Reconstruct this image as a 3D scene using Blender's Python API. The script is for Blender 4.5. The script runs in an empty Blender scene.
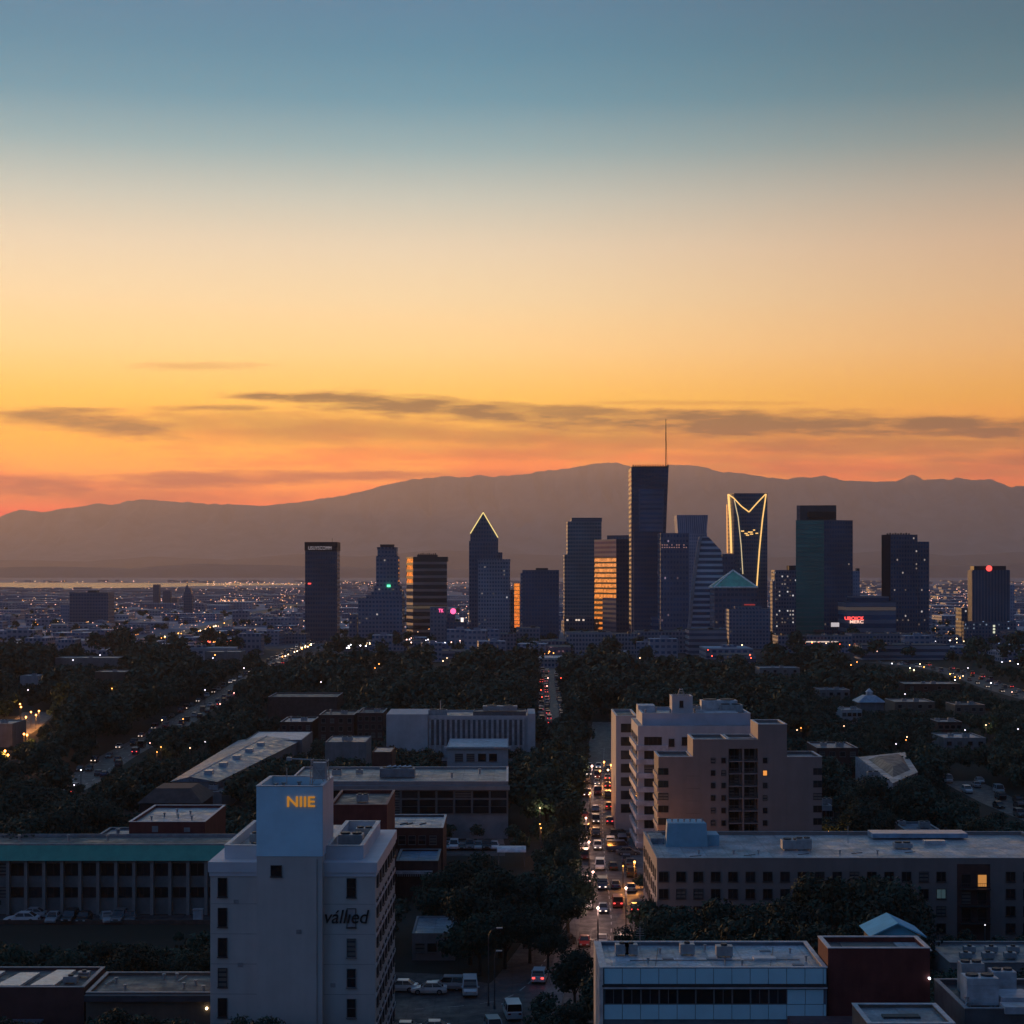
import bpy, math, random
from mathutils import Vector, Matrix
import numpy as np
R = math.radians
random.seed(11)
SC = bpy.context.scene
COL = SC.collection

# ------------------------------------------------------------------ camera
F, CX, HY, H = 1800.0, 512.0, 572.0, 60.0        # focal length in pixels, principal column, horizon row, eye height
cam = bpy.data.cameras.new('camera'); camo = bpy.data.objects.new('camera', cam); COL.objects.link(camo)
camo.location = (0, 0, H); camo.rotation_euler = (R(90), 0, 0)
cam.sensor_width = 36; cam.lens = 36*F/1024; cam.shift_y = (HY-512)/1024
cam.clip_start = 1; cam.clip_end = 200000
SC.camera = camo

# ------------------------------------------------------------------ render settings
SC.view_settings.view_transform = 'Standard'; SC.view_settings.look = 'None'
SC.view_settings.exposure = 0.0; SC.view_settings.gamma = 1.0
SC.cycles.use_denoising = True
SC.cycles.max_bounces = 6; SC.cycles.diffuse_bounces = 2; SC.cycles.glossy_bounces = 3
SC.cycles.transmission_bounces = 2; SC.cycles.volume_bounces = 0; SC.cycles.transparent_max_bounces = 8
SC.cycles.sample_clamp_indirect = 4.0

# ------------------------------------------------------------------ node expressions
def lin(c):
    return tuple((v/255/12.92) if v/255 <= .04045 else ((v/255+.055)/1.055)**2.4 for v in c)
class E:
    def __init__(s, nt, k): s.nt, s.k = nt, k
    def _m(s, op, o=None, c=None):
        n = s.nt.nodes.new('ShaderNodeMath'); n.operation = op
        for i, v in enumerate((s, o, c)):
            if v is None: continue
            if isinstance(v, E): s.nt.links.new(v.k, n.inputs[i])
            else: n.inputs[i].default_value = v
        return E(s.nt, n.outputs[0])
    def __add__(s, o): return s._m('ADD', o)
    __radd__ = __add__
    def __sub__(s, o): return s._m('SUBTRACT', o)
    def __rsub__(s, o): return (s*-1.0)+o
    def __mul__(s, o): return s._m('MULTIPLY', o)
    __rmul__ = __mul__
    def __truediv__(s, o): return s._m('DIVIDE', o)
    def floor(s): return s._m('FLOOR')
    def frac(s): return s._m('FRACT')
    def abs(s): return s._m('ABSOLUTE')
    def gt(s, o): return s._m('GREATER_THAN', o)
    def lt(s, o): return s._m('LESS_THAN', o)
    def max(s, o): return s._m('MAXIMUM', o)
    def min(s, o): return s._m('MINIMUM', o)
    def pow(s, o): return s._m('POWER', o)
    def sqrt(s): return s._m('SQRT')
    def smooth(s, a, b, lo=0., hi=1.):
        n = s.nt.nodes.new('ShaderNodeMapRange'); n.interpolation_type = 'SMOOTHSTEP'
        s.nt.links.new(s.k, n.inputs[0])
        for i, v in enumerate((a, b, lo, hi)): n.inputs[i+1].default_value = v
        return E(s.nt, n.outputs[0])
def vec(nt, x, y, z=0.0):
    n = nt.nodes.new('ShaderNodeCombineXYZ')
    for i, v in enumerate((x, y, z)):
        if isinstance(v, E): nt.links.new(v.k, n.inputs[i])
        else: n.inputs[i].default_value = v
    return E(nt, n.outputs[0])
def xyz(nt, v):
    n = nt.nodes.new('ShaderNodeSeparateXYZ'); nt.links.new(v.k, n.inputs[0])
    return [E(nt, n.outputs[i]) for i in range(3)]
def noise(nt, v, scale, detail=3, rough=.5, col=False):
    n = nt.nodes.new('ShaderNodeTexNoise'); nt.links.new(v.k, n.inputs['Vector'])
    n.inputs['Scale'].default_value = scale; n.inputs['Detail'].default_value = detail; n.inputs['Roughness'].default_value = rough
    return E(nt, n.outputs[1 if col else 0])
def white(nt, v):
    n = nt.nodes.new('ShaderNodeTexWhiteNoise'); nt.links.new(v.k, n.inputs['Vector']); return E(nt, n.outputs[0])
def coord(nt, which):
    n = nt.nodes.new('ShaderNodeTexCoord'); return E(nt, n.outputs[which])
def mix(nt, f, a, b, mode='MIX'):
    n = nt.nodes.new('ShaderNodeMix'); n.data_type = 'RGBA'; n.blend_type = mode
    for i, v in ((0, f), (6, a), (7, b)):
        if isinstance(v, E): nt.links.new(v.k, n.inputs[i])
        elif i == 0: n.inputs[0].default_value = v
        else: n.inputs[i].default_value = (*v[:3], 1)
    return E(nt, n.outputs[2])
def ramp(nt, f, stops):
    n = nt.nodes.new('ShaderNodeValToRGB'); nt.links.new(f.k, n.inputs[0])
    el = n.color_ramp.elements
    while len(el) < len(stops): el.new(1.0)
    for e, (p, c) in zip(el, stops): e.position = p; e.color = (*c, 1)
    return E(nt, n.outputs[0])

# ------------------------------------------------------------------ sky
SUN_AZ, SUN_EL = -30.0, 3.2
SKY_AZ = -36.0                   # middle of the afterglow      # degrees: measured from straight ahead (+Y) towards the right
W = bpy.data.worlds.new('World'); SC.world = W; W.use_nodes = True
nt = W.node_tree; nt.nodes.clear()
g = coord(nt, 'Generated'); x, y, z = xyz(nt, g)
hyp = (x*x + y*y).sqrt().max(1e-4)
def s_of(py):
    t = (HY-py)/F; return t/math.sqrt(1+t*t)
HAZE = 3.7e-5
def seen(c, py, haze=(.33, .175, .15)):
    """sky colour that shows as c on row py once the evening haze lies in front of it."""
    e = math.atan((HY-py)/F); path = min(2560/max(math.sin(e), 1e-3), 49000/math.cos(e)); T = math.exp(-HAZE*path)
    return tuple(max((q-h*(1-T))/T/1.35, .004) for q, h in zip(lin(c), haze))
warm = [(0., seen((215, 100, 44), 520)), (s_of(515), seen((232, 108, 44), 515)), (s_of(490), seen((252, 150, 50), 490)), (s_of(472), seen((254, 160, 58), 472)), (s_of(440), seen((254, 174, 76), 440)), (s_of(400), seen((253, 190, 102), 400)),
        (s_of(350), seen((252, 205, 144), 350)), (s_of(300), seen((241, 209, 166), 300)), (s_of(250), seen((228, 206, 178), 250)), (s_of(200), seen((196, 194, 182), 200)),
        (s_of(150), seen((147, 171, 176), 150)), (s_of(100), seen((106, 149, 168), 100)), (s_of(50), seen((82, 136, 161), 50)), (s_of(0), seen((68, 128, 157), 0)),
        (.45, lin((44, 106, 138))), (1.0, lin((46, 82, 126)))]
cool = [(0., lin((60, 80, 104))), (.08, lin((58, 86, 116))), (.2, lin((52, 84, 121))), (.4, lin((46, 80, 122))), (1.0, lin((46, 82, 126)))]
zc = z.max(0.0)
cw = ramp(nt, zc, warm)
cc = ramp(nt, zc, cool)
az = R(SKY_AZ)
d = (x*math.sin(az) + y*math.cos(az))/hyp
lift = d.smooth(-.8, .1, .85, 1.7); cc = mix(nt, 1.0, cc, vec(nt, lift, lift, lift), 'MULTIPLY')
sky = mix(nt, d.smooth(.08, .52), cc, cw)
# a duller, redder sky away from the sunset side
u = x/y.max(.02); v = z/y.max(.02)
dull = u.smooth(-.08, .34)
sky = mix(nt, dull, sky, mix(nt, 1.0, sky, (.74, .62, .58), 'MULTIPLY'))
# streaks of high cloud, fixed directions in the sky
def px2u(px): return (px-CX)/F
def py2v(py): return (HY-py)/F
wob = noise(nt, vec(nt, u*18.0, v*110.0, 3.1), 1.0, 5, .62)
fine = noise(nt, vec(nt, u*60.0+wob*.6, v*420.0, 7.7), 1.0, 5, .62)
broad = noise(nt, vec(nt, u*9.0, v*60.0, 1.3), 1.0, 3, .55)
tot = None
for (pxc, pyc, a, b, slope, dens) in [
        (330, 399, 95, 5, .035, 1.0), (430, 409, 120, 12, .06, 1.0), (560, 411, 150, 6, .02, .85), (640, 424, 120, 6, .0, .8), (740, 424, 190, 13, .0, 1.0), (900, 424, 170, 8, .0, .95), (830, 431, 330, 5, .015, .9), (980, 424, 120, 3.5, .0, .8),
        (1000, 433, 140, 7, .01, .95), (880, 446, 260, 12, .0, .62), (600, 440, 230, 14, .03, .55), (95, 424, 90, 11, .10, .9), (50, 412, 60, 4, -.02, .85), (215, 408, 55, 3, .0, .7), (240, 432, 120, 8, .06, .4),
        (25, 487, 95, 11, -.02, .95), (200, 480, 170, 8, -.03, .95), (340, 476, 130, 5, .0, .85), (490, 476, 110, 6, 0, .45), (195, 366, 65, 4, 0, .3),
        (110, 496, 150, 9, 0, .6), (340, 430, 190, 16, .02, .5), (880, 468, 280, 9, 0, .55), (1040, 460, 140, 9, 0, .65), (690, 403, 100, 2.5, 0, .3), (520, 452, 200, 8, .02, .4), (760, 459, 160, 7, .02, .5)]:
    du = u-px2u(pxc)
    dv = v-py2v(pyc)+du*slope
    q = (du*(F/a))*(du*(F/a)) + (dv*(F/b))*(dv*(F/b))
    m = (q + (wob-.5)*4.0 + (fine-.5)*3.0).smooth(2.1, -.5)*dens
    tot = m if tot is None else tot.max(m)
veil = (broad*.6+wob*.25+fine*.15).smooth(.42, .60)*v.smooth(.098, .078)*v.smooth(.03, .05)*.75
tot = tot*(broad*.5+.78)
tot = (tot*(fine*.5+.72)).min(.85)*y.gt(.05)
sky = mix(nt, veil*y.gt(.05), sky, mix(nt, v.smooth(.05, .085), seen((232, 124, 50), 478), seen((232, 152, 80), 420)))
cloudc = mix(nt, v.smooth(.045, .085), seen((176, 92, 62), 480), seen((136, 100, 88), 415))
cloudc = mix(nt, dull*.5, cloudc, mix(nt, 1.0, cloudc, (.74, .66, .7), 'MULTIPLY'))
sky = mix(nt, tot, sky, cloudc)
bg = nt.nodes.new('ShaderNodeBackground'); nt.links.new(sky.k, bg.inputs[0]); bg.inputs[1].default_value = 1.35
nish = nt.nodes.new('ShaderNodeTexSky'); nish.sky_type = 'NISHITA'; nish.sun_disc = False
nish.sun_elevation = R(SUN_EL); nish.sun_rotation = R(SUN_AZ)
bg2 = nt.nodes.new('ShaderNodeBackground'); nt.links.new(nish.outputs[0], bg2.inputs[0]); bg2.inputs[1].default_value = 0.004
add = nt.nodes.new('ShaderNodeAddShader'); nt.links.new(bg.outputs[0], add.inputs[0]); nt.links.new(bg2.outputs[0], add.inputs[1])
out = nt.nodes.new('ShaderNodeOutputWorld'); nt.links.new(add.outputs[0], out.inputs[0])
W.cycles.sampling_method = 'MANUAL'; W.cycles.sample_map_resolution = 512

# ------------------------------------------------------------------ sun: nearly down, behind the left shoulder of the range
sl = bpy.data.lights.new('sun', 'SUN'); sl.energy = 5.0; sl.angle = R(2.0); sl.color = (1.0, .50, .16)
so = bpy.data.objects.new('sun', sl); COL.objects.link(so)
az = R(SUN_AZ)
sd = Vector((math.sin(az)*math.cos(R(SUN_EL)), math.cos(az)*math.cos(R(SUN_EL)), math.sin(R(SUN_EL))))
so.rotation_euler = (-sd).to_track_quat('-Z', 'Y').to_euler()
so.location = (-200, 100, 300)

# ------------------------------------------------------------------ places
def X(px, D): return (px-CX)*D/F
def Z(py, D): return H-(py-HY)*D/F
def DG(py, z=0.0): return (H-z)*F/(py-HY)              # distance at which height z shows on row py
def G(px, py, z=0.0): D = DG(py, z); return (X(px, D), D)

# ------------------------------------------------------------------ materials
MATS = {}
def newmat(name):
    m = bpy.data.materials.new(name); m.use_nodes = True; t = m.node_tree
    return m, t, t.nodes['Principled BSDF']
def setc(t, b, sock, v):
    if isinstance(v, E): t.links.new(v.k, b.inputs[sock])
    elif isinstance(v, (tuple, list)): b.inputs[sock].default_value = (*v[:3], 1)
    else: b.inputs[sock].default_value = v
def plain(name, c, rough=.6, metal=0., var=.25, scale=.6, spec=.5, streak=False):
    if name in MATS: return MATS[name]
    m, t, b = newmat(name)
    o = coord(t, 'Object')
    n = noise(t, o, scale, 5, .6)
    if streak:
        a, bb, c3 = xyz(t, o)
        n = n*.6 + noise(t, vec(t, a*1.6, bb*1.6, c3*.12), scale*1.5, 4, .6)*.4
    f = n.smooth(.3, .7, 1-var, 1+var)
    setc(t, b, 'Base Color', mix(t, 1.0, c, vec(t, f, f, f), 'MULTIPLY'))
    setc(t, b, 'Roughness', rough); setc(t, b, 'Metallic', metal); setc(t, b, 'Specular IOR Level', spec)
    MATS[name] = m; return m
def glow(name, c, s, lit=True):
    if name in MATS: return MATS[name]
    m, t, b = newmat(name)
    setc(t, b, 'Base Color', (.05, .05, .05)); setc(t, b, 'Emission Color', c); b.inputs['Emission Strength'].default_value = s
    if not lit: m.cycles.emission_sampling = 'NONE'
    MATS[name] = m; return m
def roofmat(name, c, rough=.5, var=.3):
    if name in MATS: return MATS[name]
    m, t, b = newmat(name)
    o = coord(t, 'Object')
    n = noise(t, o, .22, 5, .65).smooth(.32, .68, 1-var, 1+var)
    sp = noise(t, o, 2.3, 3, .7).smooth(.35, .7, .72, 1.18)
    a, bb, cc_ = xyz(t, o)
    seam = ((a*.28).frac()-.5).abs().gt(.47)*.25
    patch = white(t, vec(t, (a*.07).floor(), (bb*.15).floor(), 2.0)).gt(.85)*.22
    f = n*sp*(1.0-seam)*(1.0-patch)
    setc(t, b, 'Base Color', mix(t, 1.0, c, vec(t, f, f, f), 'MULTIPLY'))
    setc(t, b, 'Roughness', noise(t, o, .5, 4, .6).smooth(.3, .7, rough-.12, rough+.2))
    MATS[name] = m; return m
def glass(name, c=(.02, .024, .03), rough=.08):
    if name in MATS: return MATS[name]
    m, t, b = newmat(name)
    o = coord(t, 'Object')
    a, bb, c3 = xyz(t, o)
    oi = t.nodes.new('ShaderNodeObjectInfo'); rnd = E(t, oi.outputs['Random'])
    f = rnd.pow(3.0)*1.8+.6
    blind = rnd.gt(.80)*((c3*1.7+rnd*9.0).frac().gt(.35))*.8
    setc(t, b, 'Base Color', mix(t, blind, mix(t, 1.0, c, vec(t, f, f, f), 'MULTIPLY'), (.16, .155, .14)))
    setc(t, b, 'Roughness', blind*.3+rough)
    MATS[name] = m; return m
def facade(name, wall, gl, fh=3.8, bw=3.0, vf=.6, hf=.8, lit=.04, litc=(1., .62, .3), lits=1.6, grough=.12, wrough=.5, tint=.5, spec=.5, tintblue=True):
    """Curtain wall in running metres: u runs round the building, v is height."""
    if name in MATS: return MATS[name]
    if tintblue: k = .35+.65*(sum(map(ord, name)) % 7)/6; wall = (wall[0]*1.5+.04, wall[1]*1.5+.045+.05*k, wall[2]*1.5+.06+.10*k); gl = (gl[0]+.012, gl[1]+.05+.035*k, gl[2]+.09+.10*k)      # blue of the reflected sky put into wall and glass colour, varying by name
    m, t, b = newmat(name)
    uu, vv, _ = xyz(t, coord(t, 'UV'))
    ub, vb = uu/bw, vv/fh
    iu, iv = ub.floor(), vb.floor()
    win = (ub.frac()-.5).abs().lt(hf/2)*(vb.frac()-.5).abs().lt(vf/2)
    r1 = white(t, vec(t, iu, iv, 1.0)); r2 = white(t, vec(t, iu, iv, 5.0)); r3 = white(t, vec(t, iv, 0.0, 9.0))
    r4 = white(t, vec(t, (iu/3.0).floor(), iv, 3.0))
    tone = (r1-.5)*tint+1.0
    blot = noise(t, vec(t, uu*.03, vv*.03, 0.), 1.0, 3).smooth(.3, .7, .8, 1.2)
    gcol = mix(t, 1.0, gl, vec(t, tone*blot, tone*blot, tone*blot), 'MULTIPLY')
    wcol = mix(t, 1.0, wall, vec(t, blot, blot, blot), 'MULTIPLY')
    setc(t, b, 'Base Color', mix(t, win, wcol, gcol))
    setc(t, b, 'Roughness', win*(grough-wrough)+wrough); setc(t, b, 'Specular IOR Level', spec)
    on = (r2+r3*.10+r4*.12).gt(1.21-lit*3.4)*((ub.frac()-.5).abs().lt(.24)+(0.0 if bw < 10 else 1.0)).min(1.0)*(vb.frac()-.5).abs().lt(.2)
    setc(t, b, 'Emission Color', mix(t, r1, (litc[0], litc[1]*1.1, litc[2]*1.4), (litc[0]*.8, litc[1]*1.25, litc[2]*2.6)))
    setc(t, b, 'Emission Strength', on*(r1*r1*1.5+.15)*(lits*.6))
    m.cycles.emission_sampling = 'NONE'
    MATS[name] = m; return m

# ------------------------------------------------------------------ mesh building
class MB:
    def __init__(s): s.v, s.f, s.m, s.uv, s.sm = [], [], [], [], []
    def face(s, pts, m=0, uv=None, smooth=False):
        k = len(s.v); s.v += [tuple(p) for p in pts]; s.f.append(tuple(range(k, k+len(pts)))); s.m.append(m); s.uv.append(uv); s.sm.append(smooth)
        return s
    def prism(s, poly, z0, z1, m=0, top=None, bottom=False, scale=1.0, c=None, u0=0.0):
        """poly CCW seen from above; z1 may be a list of heights; top = material of the top or False."""
        n = len(poly); zt = z1 if isinstance(z1, (list, tuple)) else [z1]*n
        if c is None: c = (sum(p[0] for p in poly)/n, sum(p[1] for p in poly)/n)
        up = [(c[0]+(p[0]-c[0])*scale, c[1]+(p[1]-c[1])*scale) for p in poly]
        u = u0
        for i in range(n):
            j = (i+1) % n; a, b = poly[i], poly[j]; L = math.hypot(b[0]-a[0], b[1]-a[1])
            s.face([(a[0], a[1], z0), (b[0], b[1], z0), (up[j][0], up[j][1], zt[j]), (up[i][0], up[i][1], zt[i])], m,
                   [(u, z0), (u+L, z0), (u+L, zt[j]), (u, zt[i])])
            u += L
        if top is not False: s.face([(up[i][0], up[i][1], zt[i]) for i in range(n)], m if top is None else top, [(p[0], p[1]) for p in poly])
        if bottom: s.face([(p[0], p[1], z0) for p in reversed(poly)], m, [(p[0], p[1]) for p in reversed(poly)])
        return s
    def box(s, x0, x1, y0, y1, z0, z1, m=0, top=None, bottom=True):
        return s.prism([(x0, y0), (x1, y0), (x1, y1), (x0, y1)], z0, z1, m, top, bottom)
    def ring(s, x0, x1, y0, y1, z0, z1, zi, t, m=0):
        """walls with a parapet: outer box, rim of thickness t and inner faces down to zi."""
        s.prism([(x0, y0), (x1, y0), (x1, y1), (x0, y1)], z0, z1, m, False)
        o = [(x0, y0), (x1, y0), (x1, y1), (x0, y1)]; q = [(x0+t, y0+t), (x1-t, y0+t), (x1-t, y1-t), (x0+t, y1-t)]
        for i in range(4):
            j = (i+1) % 4
            s.face([(*o[i], z1), (*o[j], z1), (*q[j], z1), (*q[i], z1)], m, [(0, 0), (1, 0), (1, .1), (0, .1)])
            s.face([(*q[i], z1), (*q[j], z1), (*q[j], zi), (*q[i], zi)], m, [(0, 0), (1, 0), (1, .1), (0, .1)])
        return s
    def tube(s, p, q, r, m=0, n=6, r2=None, caps=True):
        p, q = Vector(p), Vector(q); d = (q-p).normalized(); a = d.orthogonal().normalized(); b = d.cross(a)
        r2 = r if r2 is None else r2
        A = [p+(a*math.cos(2*math.pi*i/n)+b*math.sin(2*math.pi*i/n))*r for i in range(n)]
        B = [q+(a*math.cos(2*math.pi*i/n)+b*math.sin(2*math.pi*i/n))*r2 for i in range(n)]
        for i in range(n):
            j = (i+1) % n; s.face([A[i], A[j], B[j], B[i]], m, smooth=True)
        if caps: s.face(A[::-1], m); s.face(B, m)
        return s
    def data(s, mats):
        me = bpy.data.meshes.new('mesh'); me.from_pydata(s.v, [], s.f)
        for m in (mats if isinstance(mats, (list, tuple)) else [mats]): me.materials.append(m)
        me.polygons.foreach_set('material_index', s.m); me.polygons.foreach_set('use_smooth', s.sm)
        if any(u is not None for u in s.uv):
            l = me.uv_layers.new(name='UVMap'); flat = []
            for f, u in zip(s.f, s.uv):
                for q in (u if u is not None else [(0, 0)]*len(f)): flat += [q[0], q[1]]
            l.data.foreach_set('uv', flat)
        me.update(); return me
    def build(s, name, mats, parent=None, loc=None):
        o = bpy.data.objects.new(name, s.data(mats)); COL.objects.link(o)
        if parent is not None: o.parent = parent
        if loc is not None: o.location = loc
        return o
def tag(o, label=None, cat=None, group=None, kind=None):
    if label: o['label'] = label
    if cat: o['category'] = cat
    if group: o['group'] = group
    if kind: o['kind'] = kind
    return o
def thing(name, label, cat, loc=(0, 0, 0), rz=0.0, group=None):
    o = bpy.data.objects.new(name, None); COL.objects.link(o); o.location = loc; o.rotation_euler = (0, 0, rz)
    o.empty_display_size = 1.0
    return tag(o, label, cat, group)
def put(name, me, parent=None, loc=(0, 0, 0), rz=0.0):
    o = bpy.data.objects.new(name, me); COL.objects.link(o); o.parent = parent; o.location = loc; o.rotation_euler = (0, 0, rz)
    return o
def copy_tree(o, parent=None):
    c = o.copy(); COL.objects.link(c); c.parent = parent
    for ch in list(o.children): copy_tree(ch, c)
    return c
def text_mesh(body, size, depth, shear=0.0, bold=0.0):
    cu = bpy.data.curves.new('lettering', 'FONT'); cu.body = body; cu.size = size; cu.extrude = depth; cu.shear = shear; cu.offset = bold
    cu.align_x = 'CENTER'; cu.align_y = 'CENTER'
    ob = bpy.data.objects.new('lettering', cu); COL.objects.link(ob)
    dg = bpy.context.evaluated_depsgraph_get(); dg.update()
    me = bpy.data.meshes.new_from_object(ob.evaluated_get(dg))
    bpy.data.objects.remove(ob); bpy.data.curves.remove(cu)
    return me
def lettering(name, body, size, mat, parent, loc, depth=.06, shear=0., bold=0., width=None, rz=0.0):
    me = text_mesh(body, size, depth, shear, bold); me.materials.clear(); me.materials.append(mat)
    o = put(name, me, parent, loc); o.rotation_euler = (R(90), 0, rz)
    if width:
        xs = [q.co.x for q in me.vertices]; k = width/(max(xs)-min(xs))
        for q in me.vertices: q.co.x *= k
    return o
FOOT = []      # footprints that trees keep out of: (cx, cy, half x, half y)
CLEAR = []     # what the photo shows free of trees in front: (px0, px1, py0, py1, distance)
# ------------------------------------------------------------------ setting: ground, water, hills, mountains, haze
m, t, b = newmat('city_ground')
o = coord(t, 'Object'); gx_, gy_, gz_ = xyz(t, o)
n1 = noise(t, o, .012, 5, .65); n2 = noise(t, o, .15, 4, .7)
f = n1.smooth(.35, .65)
gc = mix(t, f, (.012, .018, .012), (.034, .034, .034))
gc = mix(t, n2.smooth(.3, .75), gc, (.018, .022, .017))
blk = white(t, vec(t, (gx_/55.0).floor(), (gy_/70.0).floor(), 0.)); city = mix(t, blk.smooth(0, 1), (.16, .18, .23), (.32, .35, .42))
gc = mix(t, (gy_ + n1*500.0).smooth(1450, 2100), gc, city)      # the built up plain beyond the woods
setc(t, b, 'Base Color', gc); setc(t, b, 'Roughness', .85); setc(t, b, 'Specular IOR Level', .2)
mb = MB()
xs = [-42000, -6000, -1500, -400, 0, 400, 1500, 6000, 42000]; ys = [-2000, 0, 150, 300, 600, 1200, 2500, 6000, 12000, 48500]
for i in range(len(xs)-1):
    for j in range(len(ys)-1):
        mb.face([(xs[i], ys[j], 0), (xs[i+1], ys[j], 0), (xs[i+1], ys[j+1], 0), (xs[i], ys[j+1], 0)])
tag(mb.build('ground', m), kind='structure')

m, t, b = newmat('lake_water')
setc(t, b, 'Base Color', (.05, .05, .06)); setc(t, b, 'Roughness', .22); setc(t, b, 'Specular IOR Level', .8)
mb = MB()
far = [G(px, py) for px, py in ((-60, 582.6), (40, 582.7), (120, 582.9), (205, 583.2), (300, 583.6))]
near = [G(px, py) for px, py in ((300, 585.0), (205, 586.0), (120, 588.2), (40, 588.6), (-60, 588.8))]
mb.face([(p[0], p[1], .3) for p in (near[::-1]+far[::-1])])
tag(mb.build('lake', m), kind='structure')

ridge = [(-500, 540), (-200, 530), (-60, 524), (0, 517), (12, 511), (22, 509.5), (32, 511), (42, 512), (62, 509), (85, 506), (100, 503), (113, 505), (128, 501), (140, 499.5), (160, 500), (185, 502), (200, 503.5),
         (230, 504), (258, 506), (285, 504), (300, 502), (318, 499), (340, 496), (352, 493.5), (365, 490), (390, 484), (410, 480), (430, 477.5), (450, 476), (462, 477.5), (478, 475.5), (492, 476.5), (520, 474.5),
         (545, 471), (570, 468), (590, 464.5), (604, 463), (616, 462), (624, 464.5), (634, 467.5), (652, 467.5), (668, 465.5), (690, 465), (705, 467.5), (720, 471.5), (745, 474), (770, 477.5), (788, 479), (800, 477), (812, 477.5),
         (824, 474.5), (832, 478), (845, 480.5), (862, 481), (884, 482), (896, 482), (904, 478), (911, 474), (917, 476), (924, 480), (938, 478.5), (950, 480), (958, 477.5), (972, 479.5), (990, 479), (1000, 483), (1012, 487), (1024, 485.5), (1050, 490), (1200, 500), (1600, 530)]
def interp(tab, x):
    for (a, ya), (c, yc) in zip(tab, tab[1:]):
        if a <= x <= c: return ya+(yc-ya)*(x-a)/(c-a)
    return tab[-1][1] if x > tab[-1][0] else tab[0][1]
rr = random.Random(3)
ph = [(rr.uniform(.02, .5), rr.uniform(0, 6.28), rr.uniform(0, 6.28), rr.uniform(.4, 1.6)) for _ in range(40)]
def wig(a, c):
    return sum(math.sin(a*k+p1+math.sin(c*q*1.7+p2)*1.4)/(1+k*9) for k, p1, p2, q in ph)/6
MD = 40000.0
m, t, b = newmat('mountain_rock')
o = coord(t, 'Object'); n = noise(t, o, .0016, 6, .65)
setc(t, b, 'Base Color', mix(t, n.smooth(.3, .7), (.16, .15, .17), (.38, .35, .36))); setc(t, b, 'Roughness', .95)
mb = MB(); px_l = list(range(-480, 1560, 4)); ts = [-1, -.86, -.74, -.62, -.52, -.42, -.34, -.26, -.19, -.12, -.06, 0, .12, .3, .6]
grid = []
for i, px in enumerate(px_l):
    top = interp(ridge, px); row = []
    top += wig(px*1.0, 0)*.8+wig(px*3.1, 5)*1.1
    for k in ts:
        D = MD+k*7000
        hgt = Z(top, MD)*(max(0, 1-abs(k)**.85))
        if k: hgt *= 1-min(.55, .55*abs(wig(px*.8+k*60, k*3)))*(1-abs(k))**.5
        row.append((X(px, MD), D, max(hgt, -.5)))
    grid.append(row)
k0 = 0
for row in grid: mb.v += row
nT = len(ts)
for i in range(len(px_l)-1):
    for j in range(nT-1):
        mb.f.append((i*nT+j, (i+1)*nT+j, (i+1)*nT+j+1, i*nT+j+1)); mb.m.append(0); mb.uv.append(None); mb.sm.append(True)
tag(mb.build('mountains', m), kind='structure')

def hills(name, D, tab, base_py, mat):
    mb = MB(); P = list(range(-300, 1330, 6)); n = 6
    for px in P:
        top = interp(tab, px)+wig(px*.7, 2.0)*.6
        for k in range(n):
            s = (k/(n-1))*2-1
            mb.v.append((X(px, D), D+s*900, max(Z(top, D)*math.cos(s*math.pi/2)**.8, -.5) if abs(s) < 1 else -.5))
    for i in range(len(P)-1):
        for k in range(n-1):
            mb.f.append((i*n+k, (i+1)*n+k, (i+1)*n+k+1, i*n+k+1)); mb.m.append(0); mb.uv.append(None); mb.sm.append(True)
    tag(mb.build(name, mat), kind='structure')
mh = plain('hill_scrub', (.10, .10, .13), .95, 0, .3, .004)
hills('hills', 20000, [(-300, 567), (0, 567), (60, 566), (130, 568), (200, 563), (260, 564), (320, 566), (420, 568), (520, 569), (640, 572), (760, 571), (850, 565), (900, 563), (960, 565), (1024, 563), (1330, 565)], 580, mh)
hills('hills', 29000, [(-300, 560), (0, 559), (90, 561), (150, 556), (230, 559), (300, 553), (360, 556), (440, 549), (520, 553), (600, 556), (700, 558), (800, 556), (880, 550), (950, 555), (1024, 551), (1330, 555)], 580, mh)

# the evening air: one box round everything
mb = MB(); mb.box(-43000, 43000, -2100, 49000, -1.0, 2620)
m = bpy.data.materials.new('evening_haze'); m.use_nodes = True; t = m.node_tree; t.nodes.clear()
pv = t.nodes.new('ShaderNodeVolumePrincipled'); pv.inputs['Color'].default_value = (1.0, .86, .82, 1)
pv.inputs['Density'].default_value = HAZE; pv.inputs['Anisotropy'].default_value = .30
om = t.nodes.new('ShaderNodeOutputMaterial'); t.links.new(pv.outputs[0], om.inputs['Volume'])
hz = tag(mb.build('haze', m), kind='stuff'); hz.display_type = 'WIRE'
# ------------------------------------------------------------------ skyline
lamp_warm = glow('outline_tube', (1.0, .55, .17), 1.35, False)
lamp_pale = glow('outline_pale', (1.0, .74, .26), 1.2, False)
red_sign = glow('red_sign', (1.0, .07, .06), 2.2, False)
pink_sign = glow('pink_sign', (1.0, .10, .28), 2.2, False)
green_sign = glow('green_sign', (.12, 1.0, .45), 2.0, False)
white_sign = glow('white_sign', (.95, .85, .9), .55, False)
dim_sign = glow('dim_sign', (.85, .72, .80), .30, False)
dark_roof = plain('far_roof', (.06, .06, .065), .7, 0, .2, .05)
metal_dark = plain('dark_metal', (.05, .05, .055), .45, .4, .15, 1.0)
GROUPSKY = 'towers of the downtown skyline'

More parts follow.
